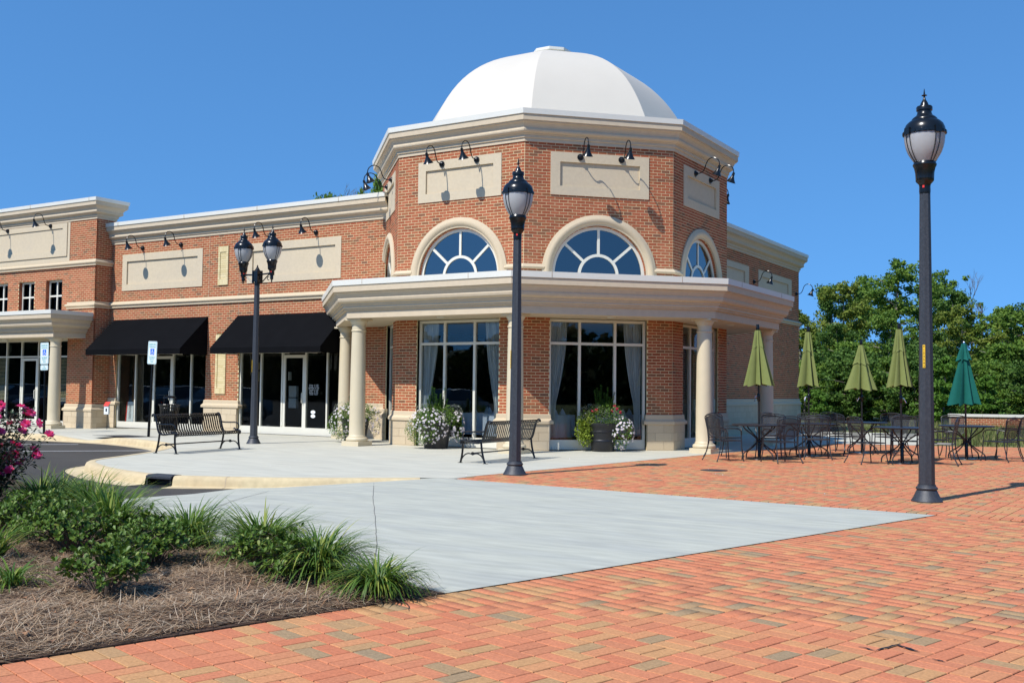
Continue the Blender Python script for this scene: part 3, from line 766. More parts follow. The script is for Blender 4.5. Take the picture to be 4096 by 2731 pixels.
def column(parent, x, y, zt, z0=0):
    mb = MB(); mb.box(x - .25, x + .25, y - .25, y + .25, z0, z0 + .11)
    p = mb.build('column', 'column', parent, bevel=.006)
    h = zt - z0
    m2 = MB(); pr = [(.235, .11), (.25, .125), (.255, .155), (.245, .185), (.225, .20), (.205, .205), (.205, .225), (.195, .235), (.188, .26)]
    for i in range(9): t = i / 8; pr.append((.185 - .026 * t ** 1.7, .27 + (h - .27 - .30) * t))
    pr += [(.172, h - .295), (.178, h - .28), (.172, h - .265), (.158, h - .26), (.158, h - .15), (.165, h - .145), (.175, h - .12), (.20, h - .085), (.212, h - .06), (.212, h - .045)]
    m2.lathe([(r, z0 + z) for r, z in pr], 40, (x, y, 0)); m2.build('shaft', 'column', p, smooth=True)
    m3 = MB(); m3.box(x - .225, x + .225, y - .225, y + .225, zt - .045, zt - .002); m3.build('abacus', 'column', p)
CR = 5.63
for x, y in [(-18.35, 21.28), oc(CR, 0), oc(CR, 1), oc(CR, 2), oc(CR, 3)]: column(tw, x, y, 2.957)
# interior of the corner building
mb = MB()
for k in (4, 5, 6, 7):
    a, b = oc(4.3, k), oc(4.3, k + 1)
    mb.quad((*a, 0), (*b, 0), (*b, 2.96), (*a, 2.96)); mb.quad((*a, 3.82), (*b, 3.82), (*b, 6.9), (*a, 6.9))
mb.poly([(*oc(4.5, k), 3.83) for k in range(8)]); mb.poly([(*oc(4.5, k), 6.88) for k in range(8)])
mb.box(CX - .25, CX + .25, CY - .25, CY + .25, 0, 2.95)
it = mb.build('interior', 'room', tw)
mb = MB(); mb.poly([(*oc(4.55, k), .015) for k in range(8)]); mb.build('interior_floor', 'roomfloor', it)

# ---- low wing with the two awnings
lw = thing('shop_building', (-23.4, YF, 0), 'long low red brick shop building with two black awnings and stone belt', 'building')
F = ((-28.54, YF), (1, 0), (0, -1)); X = lambda x: x + 28.54
wall = MB(); BRK = []
H1 = [(X(-28.18), X(-24.10), 0, 2.36), (X(-22.72), X(-18.57), 0, 2.36), (X(-23.66), X(-23.24), 1.12, 2.87)]
H2 = [(X(-27.98), X(-24.36), 4.36, 5.45), (X(-22.43), X(-18.92), 4.36, 5.45), (X(-23.64), X(-23.22), 4.33, 5.48)]
brickwork(BRK, wall, F, 0, X(-17.36), .94 - CH, 3.80, holes=H1); brickwork(BRK, wall, F, 0, X(-17.36), 4.0, 5.84, holes=H2, zref=4.0)
fbox(wall, F, 0, X(-17.36), -.03, 0, 3.8, 4.0)
for a, b in ((-28.54, -28.18), (-24.10, -22.72), (-18.57, -17.36)): fbox(wall, F, X(a), X(b), -.03, 0, 0, .88)
for h in H2: fbox(wall, F, h[0] - .01, h[1] + .01, -.05, -.03, h[2] - .01, h[3] + .01)
fbox(wall, F, H1[2][0] - .01, H1[2][1] + .01, -.05, -.03, 1.1, 2.9)
fbox(wall, F, 0, X(-17.36), -.02, .0, 5.84, 6.3)
Wl = wall.build('wall', 'mortar', lw)
lay_bricks(BRK, Wl, hide=lambda b: (b[3] < 3.40 and b[3] > 2.2 and not (X(-24.0) < b[1] < X(-22.8))))
for a, b in ((-28.54, -28.18), (-24.10, -22.72), (-18.57, -17.36)):
    blocks(Wl, F, X(a), X(b), 0, .72, off=.055, bl=.385, start=0)
    mb = MB(); mb.sweep(CAPP(.94), [(a, YF + .1), (a, YF), (b, YF), (b, YF + .1)] if a > -28 else [(a, YF), (b, YF), (b, YF + .1)]); mb.build('stone_cap', 'stone', Wl)
    mb = MB(); fbox(mb, F, X(a), X(b), 0, .05, 0, .72); mb.build('block_joint', 'stonej', Wl)
# brick niches in buff brick
def niche(x0, x1, z0, z1):
    bk = MB(); fbox(bk, F, X(x0), X(x1), -.03, .012, z0, z1); nb = bk.build('brick_niche', 'ymortar', lw); L = []
    z = z0 + .17
    fw_ = .085
    while z < z1 - .17:
        zt = min(z + CH, z1 - .17)
        for s0, s1, o in ((X(x0), X(x0) + fw_, .034), (X(x1) - fw_, X(x1), .034), (X(x0) + fw_ + .004, X(x1) - fw_ - .004, .016)):
            m_ = MB(); fbox(m_, F, s0 + .002, s1 - .002, 0, o, z + .003, zt - .003); m_.build('brick', 'ybrick', nb)
        z = zt
    n = 6
    for i in range(n):
        s0 = X(x0) + (x1 - x0) * i / n; s1 = X(x0) + (x1 - x0) * (i + 1) / n
        for a, b in ((z0, z0 + .17), (z1 - .17, z1)): m_ = MB(); fbox(m_, F, s0 + .002, s1 - .002, 0, .034, a + .002, b - .002); m_.build('brick', 'ybrick', nb)
niche(-23.65, -23.23, 4.33, 5.48); niche(-23.67, -23.24, 1.12, 2.87)
mb = MB(); mb.sweep(BELT(3.80, 4.0), [(-28.54, YF), (-17.36, YF)]); mb.build('stone_belt', 'stone', lw)
panel(lw, F, X(-28.0), X(-24.33), 4.33, 5.48, X(-27.79), X(-24.55), 4.53, 5.26)
panel(lw, F, X(-22.46), X(-18.89), 4.33, 5.48, X(-22.25), X(-19.10), 4.53, 5.26)
mb = MB(); mb.sweep(cornice_profile(5.84, 6.50), [(-28.54, YF), (-17.2, YF)]); mb.build('cornice', 'cornice', lw)
mb = MB(); mb.sweep(coping_profile(5.84, 6.50), [(-28.54, YF), (-17.2, YF)]); mb.build('coping', 'coping', lw)
for x in (-24.04, -22.78):
    mb = MB(); fbox(mb, F, X(x) - .006, X(x) + .006, 0, .0075, 4.0, 5.84); fbox(mb, F, X(x) - .006, X(x) + .006, 0, .0075, 3.42, 3.8); mb.build('expansion_joint', 'stonej', lw)
glazing(lw, F, X(-28.18), X(-24.10), .01, 2.36, [X(-27.33), X(-26.55), X(-25.60), X(-24.80)], [], sill=.19, gm='shopglass', door=(X(-26.55), X(-25.60), 2.30), o=-.05)
glazing(lw, F, X(-22.72), X(-18.57), .01, 2.36, [X(-21.88), X(-21.05), X(-20.16), X(-19.37)], [], sill=.21, gm='shopglass', door=(X(-21.05), X(-20.16), 2.30), o=-.05)
for x0, x1 in ((-28.33, -24.04), (-22.79, -18.65)):
    zt, zl, zb, yo = 3.41, 2.43, 2.265, 1.04; yl = YF - yo; y0 = YF - .012
    mb = MB()
    def pt(x, y, z): return (x, y, z)
    nseg = 6
    for i in range(nseg):
        a, b = x0 + (x1 - x0) * i / nseg, x0 + (x1 - x0) * (i + 1) / nseg
        mb.quad((a, y0, zt), (a, yl, zl), (b, yl, zl), (b, y0, zt)); mb.quad((a, yl, zl), (a, yl, zb), (b, yl, zb), (b, yl, zl))
        mb.quad((a, yl + .012, zb), (a, yl + .012, zl - .01), (b, yl + .012, zl - .01), (b, yl + .012, zb))
    for x in (x0, x1): mb.poly([(x, y0, zt), (x, yl, zl), (x, yl, zb), (x, y0, zb)])
    aw = mb.build('awning', 'awning', lw)
    fr = MB(); fr.tube([(x0 + .03, y0, zb + .02), (x0 + .03, yl + .03, zb + .02), (x1 - .03, yl + .03, zb + .02), (x1 - .03, y0, zb + .02)], .015, 6)
    for i in range(1, 4): x = x0 + (x1 - x0) * i / 4; fr.tube([(x, y0, zb + .03), (x, yl + .03, zb + .03)], .012, 5); fr.tube([(x, y0, zt - .04), (x, yl + .03, zl - .03)], .012, 5)
    fr.build('awning_frame', 'alu', aw)
    sm = MB()
    for i in range(1, 4): x = x0 + (x1 - x0) * i / 4; sm.quad((x - .008, y0, zt + .003), (x - .008, yl, zl + .003), (x + .008, yl, zl + .003), (x + .008, y0, zt + .003))
    sm.build('seam', 'awning', aw)
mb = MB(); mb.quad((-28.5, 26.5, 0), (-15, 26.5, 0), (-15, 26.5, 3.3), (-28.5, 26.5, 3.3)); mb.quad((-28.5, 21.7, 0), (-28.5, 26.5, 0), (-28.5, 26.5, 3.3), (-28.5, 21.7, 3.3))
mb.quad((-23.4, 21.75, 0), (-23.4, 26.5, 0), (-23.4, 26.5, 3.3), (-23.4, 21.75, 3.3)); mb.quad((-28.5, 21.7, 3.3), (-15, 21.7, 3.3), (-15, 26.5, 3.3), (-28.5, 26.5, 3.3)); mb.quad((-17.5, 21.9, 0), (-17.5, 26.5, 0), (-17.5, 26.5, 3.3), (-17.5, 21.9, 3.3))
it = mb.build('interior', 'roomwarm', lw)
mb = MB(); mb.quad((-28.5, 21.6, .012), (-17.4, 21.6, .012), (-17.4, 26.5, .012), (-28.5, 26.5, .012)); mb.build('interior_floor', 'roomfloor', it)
mb = MB(); mb.quad((-28.5, 21.65, 6.25), (-16, 21.65, 6.25), (-16, 36, 6.25), (-28.5, 36, 6.25)); mb.build('roof', 'coping', lw)
# white notice box on the back wall seen through the door, and the opening hours on the glass
mb = MB(); mb.box(-22.22, -21.92, 23.2, 23.3, .72, 1.38); mb.box(-22.16, -22.12, 23.1, 23.2, 1.55, 1.8); mb.build('wall_cabinet', 'signw', it)
mb = MB()
for z0, z1 in ((1.85, 2.05), (1.5, 1.78)): mb.box(-22.45, -22.2, 21.95, 21.96, z0, z1)
mb.build('wall_poster', 'cgold', it)
def text(s, size, loc, rot, m, parent, name='lettering', align='CENTER', ext=0.0008, sx=1):
    c = bpy.data.curves.new(name, 'FONT'); c.body = s; c.size = size; c.align_x = align; c.align_y = 'CENTER'; c.extrude = ext; c.resolution_u = 2; c.space_line = .95
    o = bpy.data.objects.new(name, c); COL.objects.link(o); c.materials.append(MT[m]); o.parent = parent
    wl = worldloc(parent); o.location = Vector(loc) - wl; o.rotation_euler = rot; o.scale = (sx, 1, 1); return o
text("Monday    8 - 5:30\nTuesday    8 - 5:30\nWednesday  8 - 5:30\nThursday   8 - 5:30\nFriday     8 - 5:30\nSaturday   8 - 2:30\nSunday   Closed", .045, (-19.87, YF + .078, 1.28), (pi / 2, 0, 0), 'signw', lw)
for z in (.66, .55):
    mb = MB(); P = [( -19.88 + .085 * cos(a * pi / 12), YF + .079, z + .05 * sin(a * pi / 12)) for a in range(24)]; mb.poly(P); mb.build('oval_sticker', 'signw', lw)

# ---- taller block on the far left
lb = thing('brick_shop_block', (-32, 21.04, 0), 'taller red brick shop block at the left end with stucco sign band and porch', 'building')
YB = 21.043
F = ((-42.0, YB), (1, 0), (0, -1)); X = lambda x: x + 42.0; XR = -28.54
FR = ((XR, YB), (0, 1), (1, 0))
wall = MB(); BRK = []
WIN = [(-31.11, -30.25), (-32.59, -31.73), (-34.07, -33.21), (-35.55, -34.69), (-37.03, -36.17)]
H = [(X(a), X(b), 3.60, 4.75) for a, b in WIN]
brickwork(BRK, wall, F, X(-29.85), X(XR), .73 - CH, 3.77); brickwork(BRK, wall, F, X(-29.88), X(XR), 3.99, 5.13, zref=3.99); brickwork(BRK, wall, F, X(-29.90), X(XR), 5.34, 6.61, zref=5.34)
F2 = ((-42.0, YB + .02), (1, 0), (0, -1))
brickwork(BRK, wall, F2, X(-38), X(-29.88), 3.60, 5.13, holes=H, zref=3.99 - 6 * CH)
brickwork(BRK, wall, FR, 0, 1.0, .73 - CH, 3.77); brickwork(BRK, wall, FR, 0, .68, 3.99, 5.13, zref=3.99); brickwork(BRK, wall, FR, 0, .68, 5.34, 6.61, zref=5.34)
fbox(wall, F, X(-29.85), X(XR), -.03, 0, 0, .70); fbox(wall, FR, 0, .6, -.03, 0, 0, .7)
fbox(wall, F, X(-29.9), X(XR), -.03, 0, 3.77, 3.99); fbox(wall, F, X(-29.9), X(XR), -.03, 0, 5.13, 5.34); fbox(wall, FR, 0, 1, -.03, 0, 3.77, 3.99); fbox(wall, FR, 0, 1, -.03, 0, 5.13, 5.34)
fbox(wall, F, X(-42), X(XR), -.03, -.0, 6.61, 7.0); fbox(wall, FR, 0, .7, -.03, 0, 6.61, 7.0); fbox(wall, F, X(-42), X(-29.9), -.06, -.03, 2.8, 3.6)
Wb = wall.build('wall', 'mortar', lb); lay_bricks(BRK, Wb)
mb = MB(); fbox(mb, F, X(-42), X(-29.88), -.02, .012, 5.34, 6.61); mb.build('stucco_band', 'stucco', lb)
panel(lb, F, X(-34.6), X(-30.0), 5.50, 6.585, X(-34.35), X(-30.23), 5.71, 6.42, pr=.045, rec=.03)
blocks(Wb, F, X(-29.85), X(XR) + .05, -.04, .52, off=.06, start=0); blocks(Wb, FR, -.05, .6, -.04, .52, off=.06, start=1)
mb = MB(); mb.sweep(CAPP(.73), [(-29.85, YB + .1), (-29.85, YB), (XR, YB), (XR, YF)]); mb.build('stone_cap', 'stone', Wb)
mb = MB(); mb.sweep([(.052, -.05), (.052, .52)], [(-29.85, YB + .1), (-29.85, YB), (XR, YB), (XR, YF)]); mb.build('block_joint', 'stonej', Wb)
mb = MB(); mb.sweep(BELT(3.77, 3.99), [(-29.87, YB + .1), (-29.87, YB), (XR, YB), (XR, YF)]); mb.sweep(BELT(5.13, 5.34), [(-42, YB), (XR, YB), (XR, YF)]); mb.build('stone_belt', 'stone', lb)
mb = MB(); mb.sweep(cornice_profile(6.61, 7.25), [(-42, YB), (XR, YB), (XR, YB + .70), (XR - 3, YB + .70)]); mb.build('cornice', 'cornice', lb)
mb = MB(); mb.sweep(coping_profile(6.61, 7.25), [(-42, YB), (XR, YB), (XR, YB + .70), (XR - 3, YB + .70)]); mb.build('coping', 'coping', lb)
for a, b in WIN[:4]:
    wv = glazing(lb, F2, X(a), X(b), 3.70, 4.75, [X((a + b) / 2)], [4.24], fwid=.055, o=-.12, gm='archglass')
    rv = MB()
    for xx, d in ((a, 1), (b, -1)):
        Fj = ((xx, YB + .02), (0, 1), (d, 0)); L = []
        z = 3.70
        while z < 4.75: fbox(rv, Fj, .002, .13, -.01, .004, z + .004, min(z + CH, 4.75) - .004); z += CH
    tag(rv.build('brickwork', 'brick', wv), kind='stuff')
# shopfront under the small porch
Fg = ((-42.0, YB + .10), (1, 0), (0, -1))
glazing(lb, Fg, X(-37.0), X(-29.85), -.03, 2.80, [X(-35.8), X(-34.95), X(-34.12), X(-33.29), X(-32.45), X(-31.53), X(-30.70)], [2.25], sill=.19, gm='shopglass', door=(X(-32.45), X(-31.53), 2.25), o=-.0)
for a, b in ((-34.1, -33.32), (-30.66, -29.9), (-34.95, -34.15)):
    mb = MB(); z = .80
    while z < 2.2: fbox(mb, Fg, X(a) + .03, X(b) - .02, -.16, -.125, z, z + .006); fbox(mb, Fg, X(a) + .03, X(b) - .02, -.128, -.124, z, z + .02); z += .046
    mb.build('window_blind', 'blind', lb)
pthl = [(-42, 19.90), (-28.95, 19.90), (-28.95, YB)]
mb = MB(); mb.sweep(PP(2.81, 3.62), pthl); mb.build('porch_entablature', 'cornice', lb)
mb = MB(); mb.sweep(PC(2.81, 3.62), pthl); mb.build('porch_coping', 'coping', lb)
mb = MB(); mb.quad((-42, 19.9, 2.815), (-42, YB + .2, 2.815), (-28.95, YB + .2, 2.815), (-28.95, 19.9, 2.815)); mb.quad((-42, 19.9, 3.6), (-28.95, 19.9, 3.6), (-28.95, YB, 3.6), (-42, YB, 3.6)); sf = mb.build('porch_soffit', 'soffit', lb)
mb = MB(); mb.lathe([(.10, -.07), (.13, -.055), (.135, 0)], 20, (-32.7, 20.65, 2.815)); mb.build('ceiling_lamp', 'alu', sf, smooth=True)
column(lb, -29.2, 20.17, 2.81, -.033); column(lb, -36.2, 20.17, 2.81, -.033)
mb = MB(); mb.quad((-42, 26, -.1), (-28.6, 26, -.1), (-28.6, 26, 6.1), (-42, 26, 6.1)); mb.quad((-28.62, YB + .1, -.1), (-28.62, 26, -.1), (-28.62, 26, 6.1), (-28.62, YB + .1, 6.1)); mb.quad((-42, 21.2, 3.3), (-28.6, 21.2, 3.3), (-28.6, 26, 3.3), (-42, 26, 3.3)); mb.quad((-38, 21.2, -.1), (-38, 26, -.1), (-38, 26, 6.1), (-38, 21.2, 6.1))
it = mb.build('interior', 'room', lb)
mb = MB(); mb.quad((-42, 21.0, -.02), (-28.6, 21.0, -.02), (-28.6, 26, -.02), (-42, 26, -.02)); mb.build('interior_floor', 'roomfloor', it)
mb = MB(); mb.quad((-42, 21.06, 6.95), (-28.56, 21.06, 6.95), (-28.56, 21.7, 6.95), (-42, 21.7, 6.95)); mb.quad((-42, 21.7, 6.2), (-28.5, 21.7, 6.2), (-28.5, 36, 6.2), (-42, 36, 6.2)); mb.build('roof', 'coping', lb)

# ---- wing on the right
rw = thing('brick_side_wing', (-13, 31, 0), 'shaded red brick wing on the right side of the domed building', 'building')
F = ((XS, 24.0), (0, 1), (1, 0)); Y = lambda y: y - 24.0; YE = 38.6
FE = ((XS, YE), (-1, 0), (0, 1))
wall = MB(); BRK = []
PN = [(24.9, 28.3), (29.28, 32.96), (33.92, 37.64)]
HH = [(Y(a + .03), Y(b - .03), 4.36, 5.43) for a, b in PN]
brickwork(BRK, wall, F, Y(25.9), Y(YE), 1.134 - CH, 3.82); brickwork(BRK, wall, F, Y(28), Y(YE), 4.0, 5.84, holes=HH, zref=4.0)
brickwork(BRK, wall, FE, 0, 4, 1.134 - CH, 3.82); brickwork(BRK, wall, FE, 0, 4, 4.0, 5.84, zref=4.0)
fbox(wall, F, Y(25.9), Y(YE), -.03, 0, 0, 1.07); fbox(wall, F, Y(25.9), Y(YE), -.03, 0, 3.82, 4.0); fbox(wall, F, Y(25.9), Y(YE), -.03, 0, 5.84, 6.3); fbox(wall, FE, 0, 6, -.03, 0, 0, 1.07); fbox(wall, FE, 0, 6, -.03, 0, 3.8, 6.3)
for h in HH: fbox(wall, F, h[0] - .01, h[1] + .01, -.05, -.03, h[2] - .01, h[3] + .01)
Wr = wall.build('wall', 'mortar', rw); lay_bricks(BRK, Wr)
for a, b in PN: panel(rw, F, Y(a), Y(b), 4.33, 5.46, Y(a) + .38, Y(b) - .38, 4.55, 5.26)
blocks(Wr, F, Y(26.0), Y(YE) + .06, 0, .92, bl=.40, off=.055)
mb = MB(); fbox(mb, F, Y(26), Y(YE), 0, .05, 0, .92); fbox(mb, FE, 0, 4, 0, .05, 0, .92); mb.build('block_joint', 'stonej', Wr)
mb = MB(); mb.sweep(CAPP(1.134), [(XS, 25.9), (XS, YE), (XS - 4, YE)]); mb.build('stone_cap', 'stone', Wr)
mb = MB(); mb.sweep(BELT(3.82, 4.0), [(XS, 25.9), (XS, YE), (XS - 4, YE)]); mb.build('stone_belt', 'stone', rw)
mb = MB(); mb.sweep(cornice_profile(5.84, 6.50), [(XS, 25.9), (XS, YE), (XS - 6, YE)]); mb.build('cornice', 'cornice', rw)
mb = MB(); mb.sweep(coping_profile(5.84, 6.50), [(XS, 25.9), (XS, YE), (XS - 6, YE)]); mb.build('coping', 'coping', rw)
mb = MB(); mb.quad((-28, 25.9, 6.27), (XS, 25.9, 6.27), (XS, YE, 6.27), (-28, YE, 6.27)); mb.build('roof', 'coping', rw)
mb = MB(); mb.box(-28, XS - .1, 36.1, YE - .1, 0, 6.2); mb.build('back_wall', 'mortar', rw)

for par, Fc, W0, W1, step, o_, z0, z1 in ((lw, ((-28.54, YF), (1, 0), (0, -1)), .6, 11.0, 3.05, .293, 6.385, 6.51), (lb, ((-42.0, YB), (1, 0), (0, -1)), 1.2, 13.4, 3.05, .293, 7.14, 7.26)):
    q = W0; mb = MB()
    while q < W1: fbox(mb, Fc, q, q + .012, o_ - .02, o_ + .0015, z0, z1); q += step
    tag(mb.build('coping_joint', 'stonej', par), kind='stuff')
for k in (0, 1, 2):
    a = R(270 + 45 * k); n_ = (cos(a), sin(a)); ap_ = RS * cos(pi / 8) + .357
    Fc = ((CX + ap_ * n_[0], CY + ap_ * n_[1]), (-n_[1], n_[0]), n_); mb = MB()
    for q in (-1.55, 1.35): fbox(mb, Fc, q, q + .010, -.03, .0015, 3.70, 3.812)
    tag(mb.build('coping_joint', 'stonej', tw), kind='stuff')

# ================================================================== WALL LAMPS
gp = thing('wall_lamp', (0, 0, 0), 'x', 'lamp', 'black gooseneck lamps on the brick walls')
mb = MB(); a = [(.0, .0), (.01, .075), (.03, .075), (.045, .05), (.06, .05)]
mb.tube([(0, 0, 0), (.015, 0, 0), (.03, 0, 0), (.031, 0, 0), (.06, 0, 0), (.075, 0, 0)], [.075, .075, .066, .045, .042, .02], 16); mb.build('wall_plate', 'black', gp, smooth=True)
mb = MB(); pa = smooth_path([(0.05, 0), (.13, 0), (.20, .03), (.25, .12), (.28, .22), (.33, .31), (.43, .355), (.53, .33), (.605, .25), (.62, .13)], 1)
mb.tube([(x, 0, z) for x, z in pa], .0125, 8); mb.build('arm', 'black', gp, smooth=True)
def rotY(p, c, a): x, y, z = p[0] - c[0], p[1], p[2] - c[2]; return (c[0] + x * cos(a) + z * sin(a), y, c[2] - x * sin(a) + z * cos(a))
mb = MB(); mb.lathe([(.018, .15), (.03, .145), (.034, .11), (.036, .05), (.045, .035), (.055, .01), (.075, -.03), (.112, -.085), (.125, -.10), (.122, -.10), (.07, -.03), (.04, .0)], 20, (.62, 0, 0), cap=False)
mb.v = [rotY(p, (.62, 0, .14), R(20)) for p in mb.v]; sh = mb.build('shade', 'black', gp, smooth=True)
mb = MB(); mb.lathe([(.118, -.094), (.068, -.028), (.03, .01)], 20, (.62, 0, 0), cap=False); mb.v = [rotY(p, (.62, 0, .14), R(20)) for p in mb.v]; mb.build('shade_lining', 'alu', sh, smooth=True)
mb = MB()
for q in ((.605, .03, .12), (.645, -.03, .08)): mb.lathe([(.004, 0), (.006, .006), (.003, .01)], 6, q)
mb.build('set_screw', 'chrome', sh)
lamps = []
names_face = {-1: 'narrow receding face', 0: 'sunlit face left of the front', 1: 'front face', 2: 'shaded face', 3: 'far hidden face'}
for k in (-1, 0, 1, 2, 3):
    for s, wd in ((-.48, 'left'), (.50, 'right')):
        F = face(k); p = fpt(F, s, .022, 6.61); az = math.atan2(F[2][1], F[2][0])
        lamps.append((p, az, 'black gooseneck lamp, %s one on the octagon\'s %s' % (wd, names_face[k])))
lamps = [l for l in lamps if not (l[2].startswith('black gooseneck lamp, right') and 'hidden' in l[2])]
for x, lb_ in ((-27.06, 'above the panel next to the brick corner pier, left one'), (-25.30, 'above the panel next to the brick corner pier, right one'), (-21.58, 'on the wall just behind the twin street lamp'), (-19.82, 'above the long panel, nearest the domed octagon')):
    lamps.append(((x, YF - .01, 5.645), -pi / 2, 'black gooseneck lamp ' + lb_))
lamps.append(((-30.86, YB - .045, 6.53), -pi / 2, 'black gooseneck lamp on the stucco band beside the brick corner pier')); lamps.append(((-33.22, YB - .045, 6.53), -pi / 2, 'black gooseneck lamp on the stucco band, cut by the left picture edge'))
lamps.append(((XS + .01, 33.45, 5.0), 0, 'black gooseneck lamp on the shaded wing, between the two sunk panels')); lamps.append(((XS + .01, 38.2, 5.0), 0, 'black gooseneck lamp at the far end of the shaded wing, seen against the sky'))
for i, (p, az, lab) in enumerate(lamps):
    o = gp if i == 0 else copy_tree(gp)
    o.location = p; o.rotation_euler = (0, 0, az); o['label'] = lab

# ================================================================== STREET LAMPS
def luminaire(root, x, y, z, s=1.0, az=0.0):
    """acorn lantern; z is the bottom of the collar"""
    c = (x, y, z)
    cp = MB(); fl = lambda r, a, zz: r * (1 - .05 * abs(sin(9 * a))) if .12 * s < zz < .33 * s and True else r
    cp.lathe([(r * s, q * s) for r, q in [(.066, 0), (.070, .03), (.068, .09), (.072, .12), (.10, .15), (.112, .165), (.113, .20), (.117, .27), (.128, .33), (.143, .36), (.146, .375), (.138, .39), (.13, .41)]], 48, c, fn=fl)
    col = cp.build('collar', 'black', root, smooth=True)
    gb = MB(); gb.lathe([(r * s, q * s) for r, q in [(.128, .405), (.145, .43), (.175, .475), (.205, .53), (.226, .59), (.240, .655), (.247, .72), (.249, .78)]], 40, c); gb.build('globe', 'globe', root, smooth=True)
    hd = MB(); hd.lathe([(r * s, q * s) for r, q in [(.252, .755), (.262, .76), (.262, .80), (.252, .805), (.252, .815), (.245, .85), (.225, .895), (.19, .93), (.158, .95), (.155, .965), (.135, .985), (.10, 1.01), (.088, 1.04), (.085, 1.07), (.098, 1.075), (.10, 1.115), (.09, 1.13), (.055, 1.135), (.045, 1.17), (.03, 1.20), (.02, 1.215), (.012, 1.25), (.01, 1.262), (.032, 1.268), (.034, 1.275), (.012, 1.285), (.009, 1.31), (.003, 1.36)]], 40, c); hd.build('hood', 'black', root, smooth=True)
    cage = MB()
    for k in range(4):
        for d in (-.13, .13):
            a = az + k * pi / 2 + d
            cage.tube([(x + r * s * cos(a2), y + r * s * sin(a2), z + q * s) for r, q, a2 in [(.134, .40, a), (.156, .43, a), (.184, .475, a), (.213, .53, a), (.234, .59, a), (.249, .655, a), (.256, .72, a), (.262, .80, a)]], .0055 * s, 5)
    cage.build('cage_bars', 'black', root)
    bk = MB()
    for k in range(4):
        a = az + k * pi / 2; p = (x + .262 * s * cos(a), y + .262 * s * sin(a)); bk.obox(p, a, .012 * s, .045 * s, z + .745 * s, z + .83 * s)
    for k in range(24):
        a = az + k * pi / 12 + .13; p = (x + .264 * s * cos(a), y + .264 * s * sin(a)); bk.obox(p, a, .004 * s, .02 * s, z + .765 * s, z + .795 * s)
    bk.build('rim_ornament', 'black', root)
    rd = MB(); a = az - .9; rd.obox((x + .07 * s * cos(a), y + .07 * s * sin(a)), a, .008, .012, z + .07 * s, z + .10 * s); rd.build('red_marker', 'red', root)
def lamp_post(root, x, y, h, rtop, rbot, s=1.0):
    fn = lambda r, a, z: r * (1 - .085 * abs(sin(4 * a))) if z > .215 * s else r
    mb = MB(); pr = [(.215 * s + .001, rbot * 1.0)] if False else []
    zs = [.216 * s, .25 * s, .6, 1.2, 2.0, 2.8, 3.6, h - .03, h - .015]
    prof = [(rbot + (rtop - rbot) * min(1, max(0, (q - .2) / (h - .2))), q) for q in zs]
    mb.lathe(prof, 64, (x, y, 0), fn=fn); mb.build('pole', 'post', root, smooth=True)
    b = MB(); b.lathe([(r * s, q * s) for r, q in [(.187, 0), (.190, .012), (.178, .03), (.160, .06), (.142, .10), (.128, .13), (.120, .145), (.116, .148), (.128, .155), (.133, .168), (.128, .183), (.114, .192), (.108, .215)]], 48, (x, y, 0)); b.build('pole_base', 'post', root, smooth=True)
def number_plate(root, x, y, z, r, az, txt=True):
    mb = MB(); p = (x + r * cos(az), y + r * sin(az)); mb.obox(p, az, .0015, .015, z - .145, z + .145); pl_ = mb.build('number_plate', 'yellow', root)
    for i, ch in enumerate('153543'):
        text(ch, .042, (x + (r + .003) * cos(az), y + (r + .003) * sin(az), z + .082 - i * .042), (pi / 2, 0, az + pi / 2), 'ink', pl_, sx=1)
    m2 = MB(); m2.lathe([(.008, 0), (.0085, .0005)], 12); m2.v = [((r + .002) * cos(az) + x - p_[0] * sin(az), (r + .002) * sin(az) + y + p_[0] * cos(az), z + .125 + p_[1]) for p_ in m2.v]; m2.build('plate_emblem', 'ink', pl_)
G_LAMP = 'acorn street lamps'
l1 = thing('street_lamp', (-2.49, 14.03, 0), 'tall single acorn street lamp with yellow number tag, alone on the right of the plaza', 'street lamp', G_LAMP)
lamp_post(l1, -2.49, 14.03, 3.93, .066, .10); luminaire(l1, -2.49, 14.03, 3.91, 1.0, -.72); number_plate(l1, -2.49, 14.03, 1.83, .089, R(-95))
l2 = thing('street_lamp', (-8.70, 14.20, 0), 'single acorn street lamp standing in front of the bench and the middle porch column', 'street lamp', G_LAMP)
lamp_post(l2, -8.70, 14.20, 3.76, .066, .10); luminaire(l2, -8.70, 14.20, 3.74, .98, -.25); number_plate(l2, -8.70, 14.20, 1.83, .089, R(-135))
l3 = thing('street_lamp', (-18.16, 17.82, 0), 'twin-headed acorn street lamp on the pavement in front of the awnings', 'street lamp', G_LAMP)
lamp_post(l3, -18.16, 17.82, 3.80, .062, .088, .9)
mb = MB(); x, y = -18.16, 17.82
mb.lathe([(.064, 3.74), (.066, 3.80), (.06, 3.83)], 16, (x, y, 0)); mb.obox((x, y), 0, .075, .075, 3.83, 4.08)
for sx_ in (-1, 1):
    for sy_ in (-1, 1): mb.obox((x + sx_ * .07, y + sy_ * .07), 0, .018, .018, 3.80, 4.10)
mb.lathe([(.085, 4.08), (.075, 4.10), (.05, 4.13), (.03, 4.17), (.015, 4.19), (.022, 4.205), (.01, 4.225), (.003, 4.24)], 16, (x, y, 0)); mb.build('bracket_box', 'black', l3)
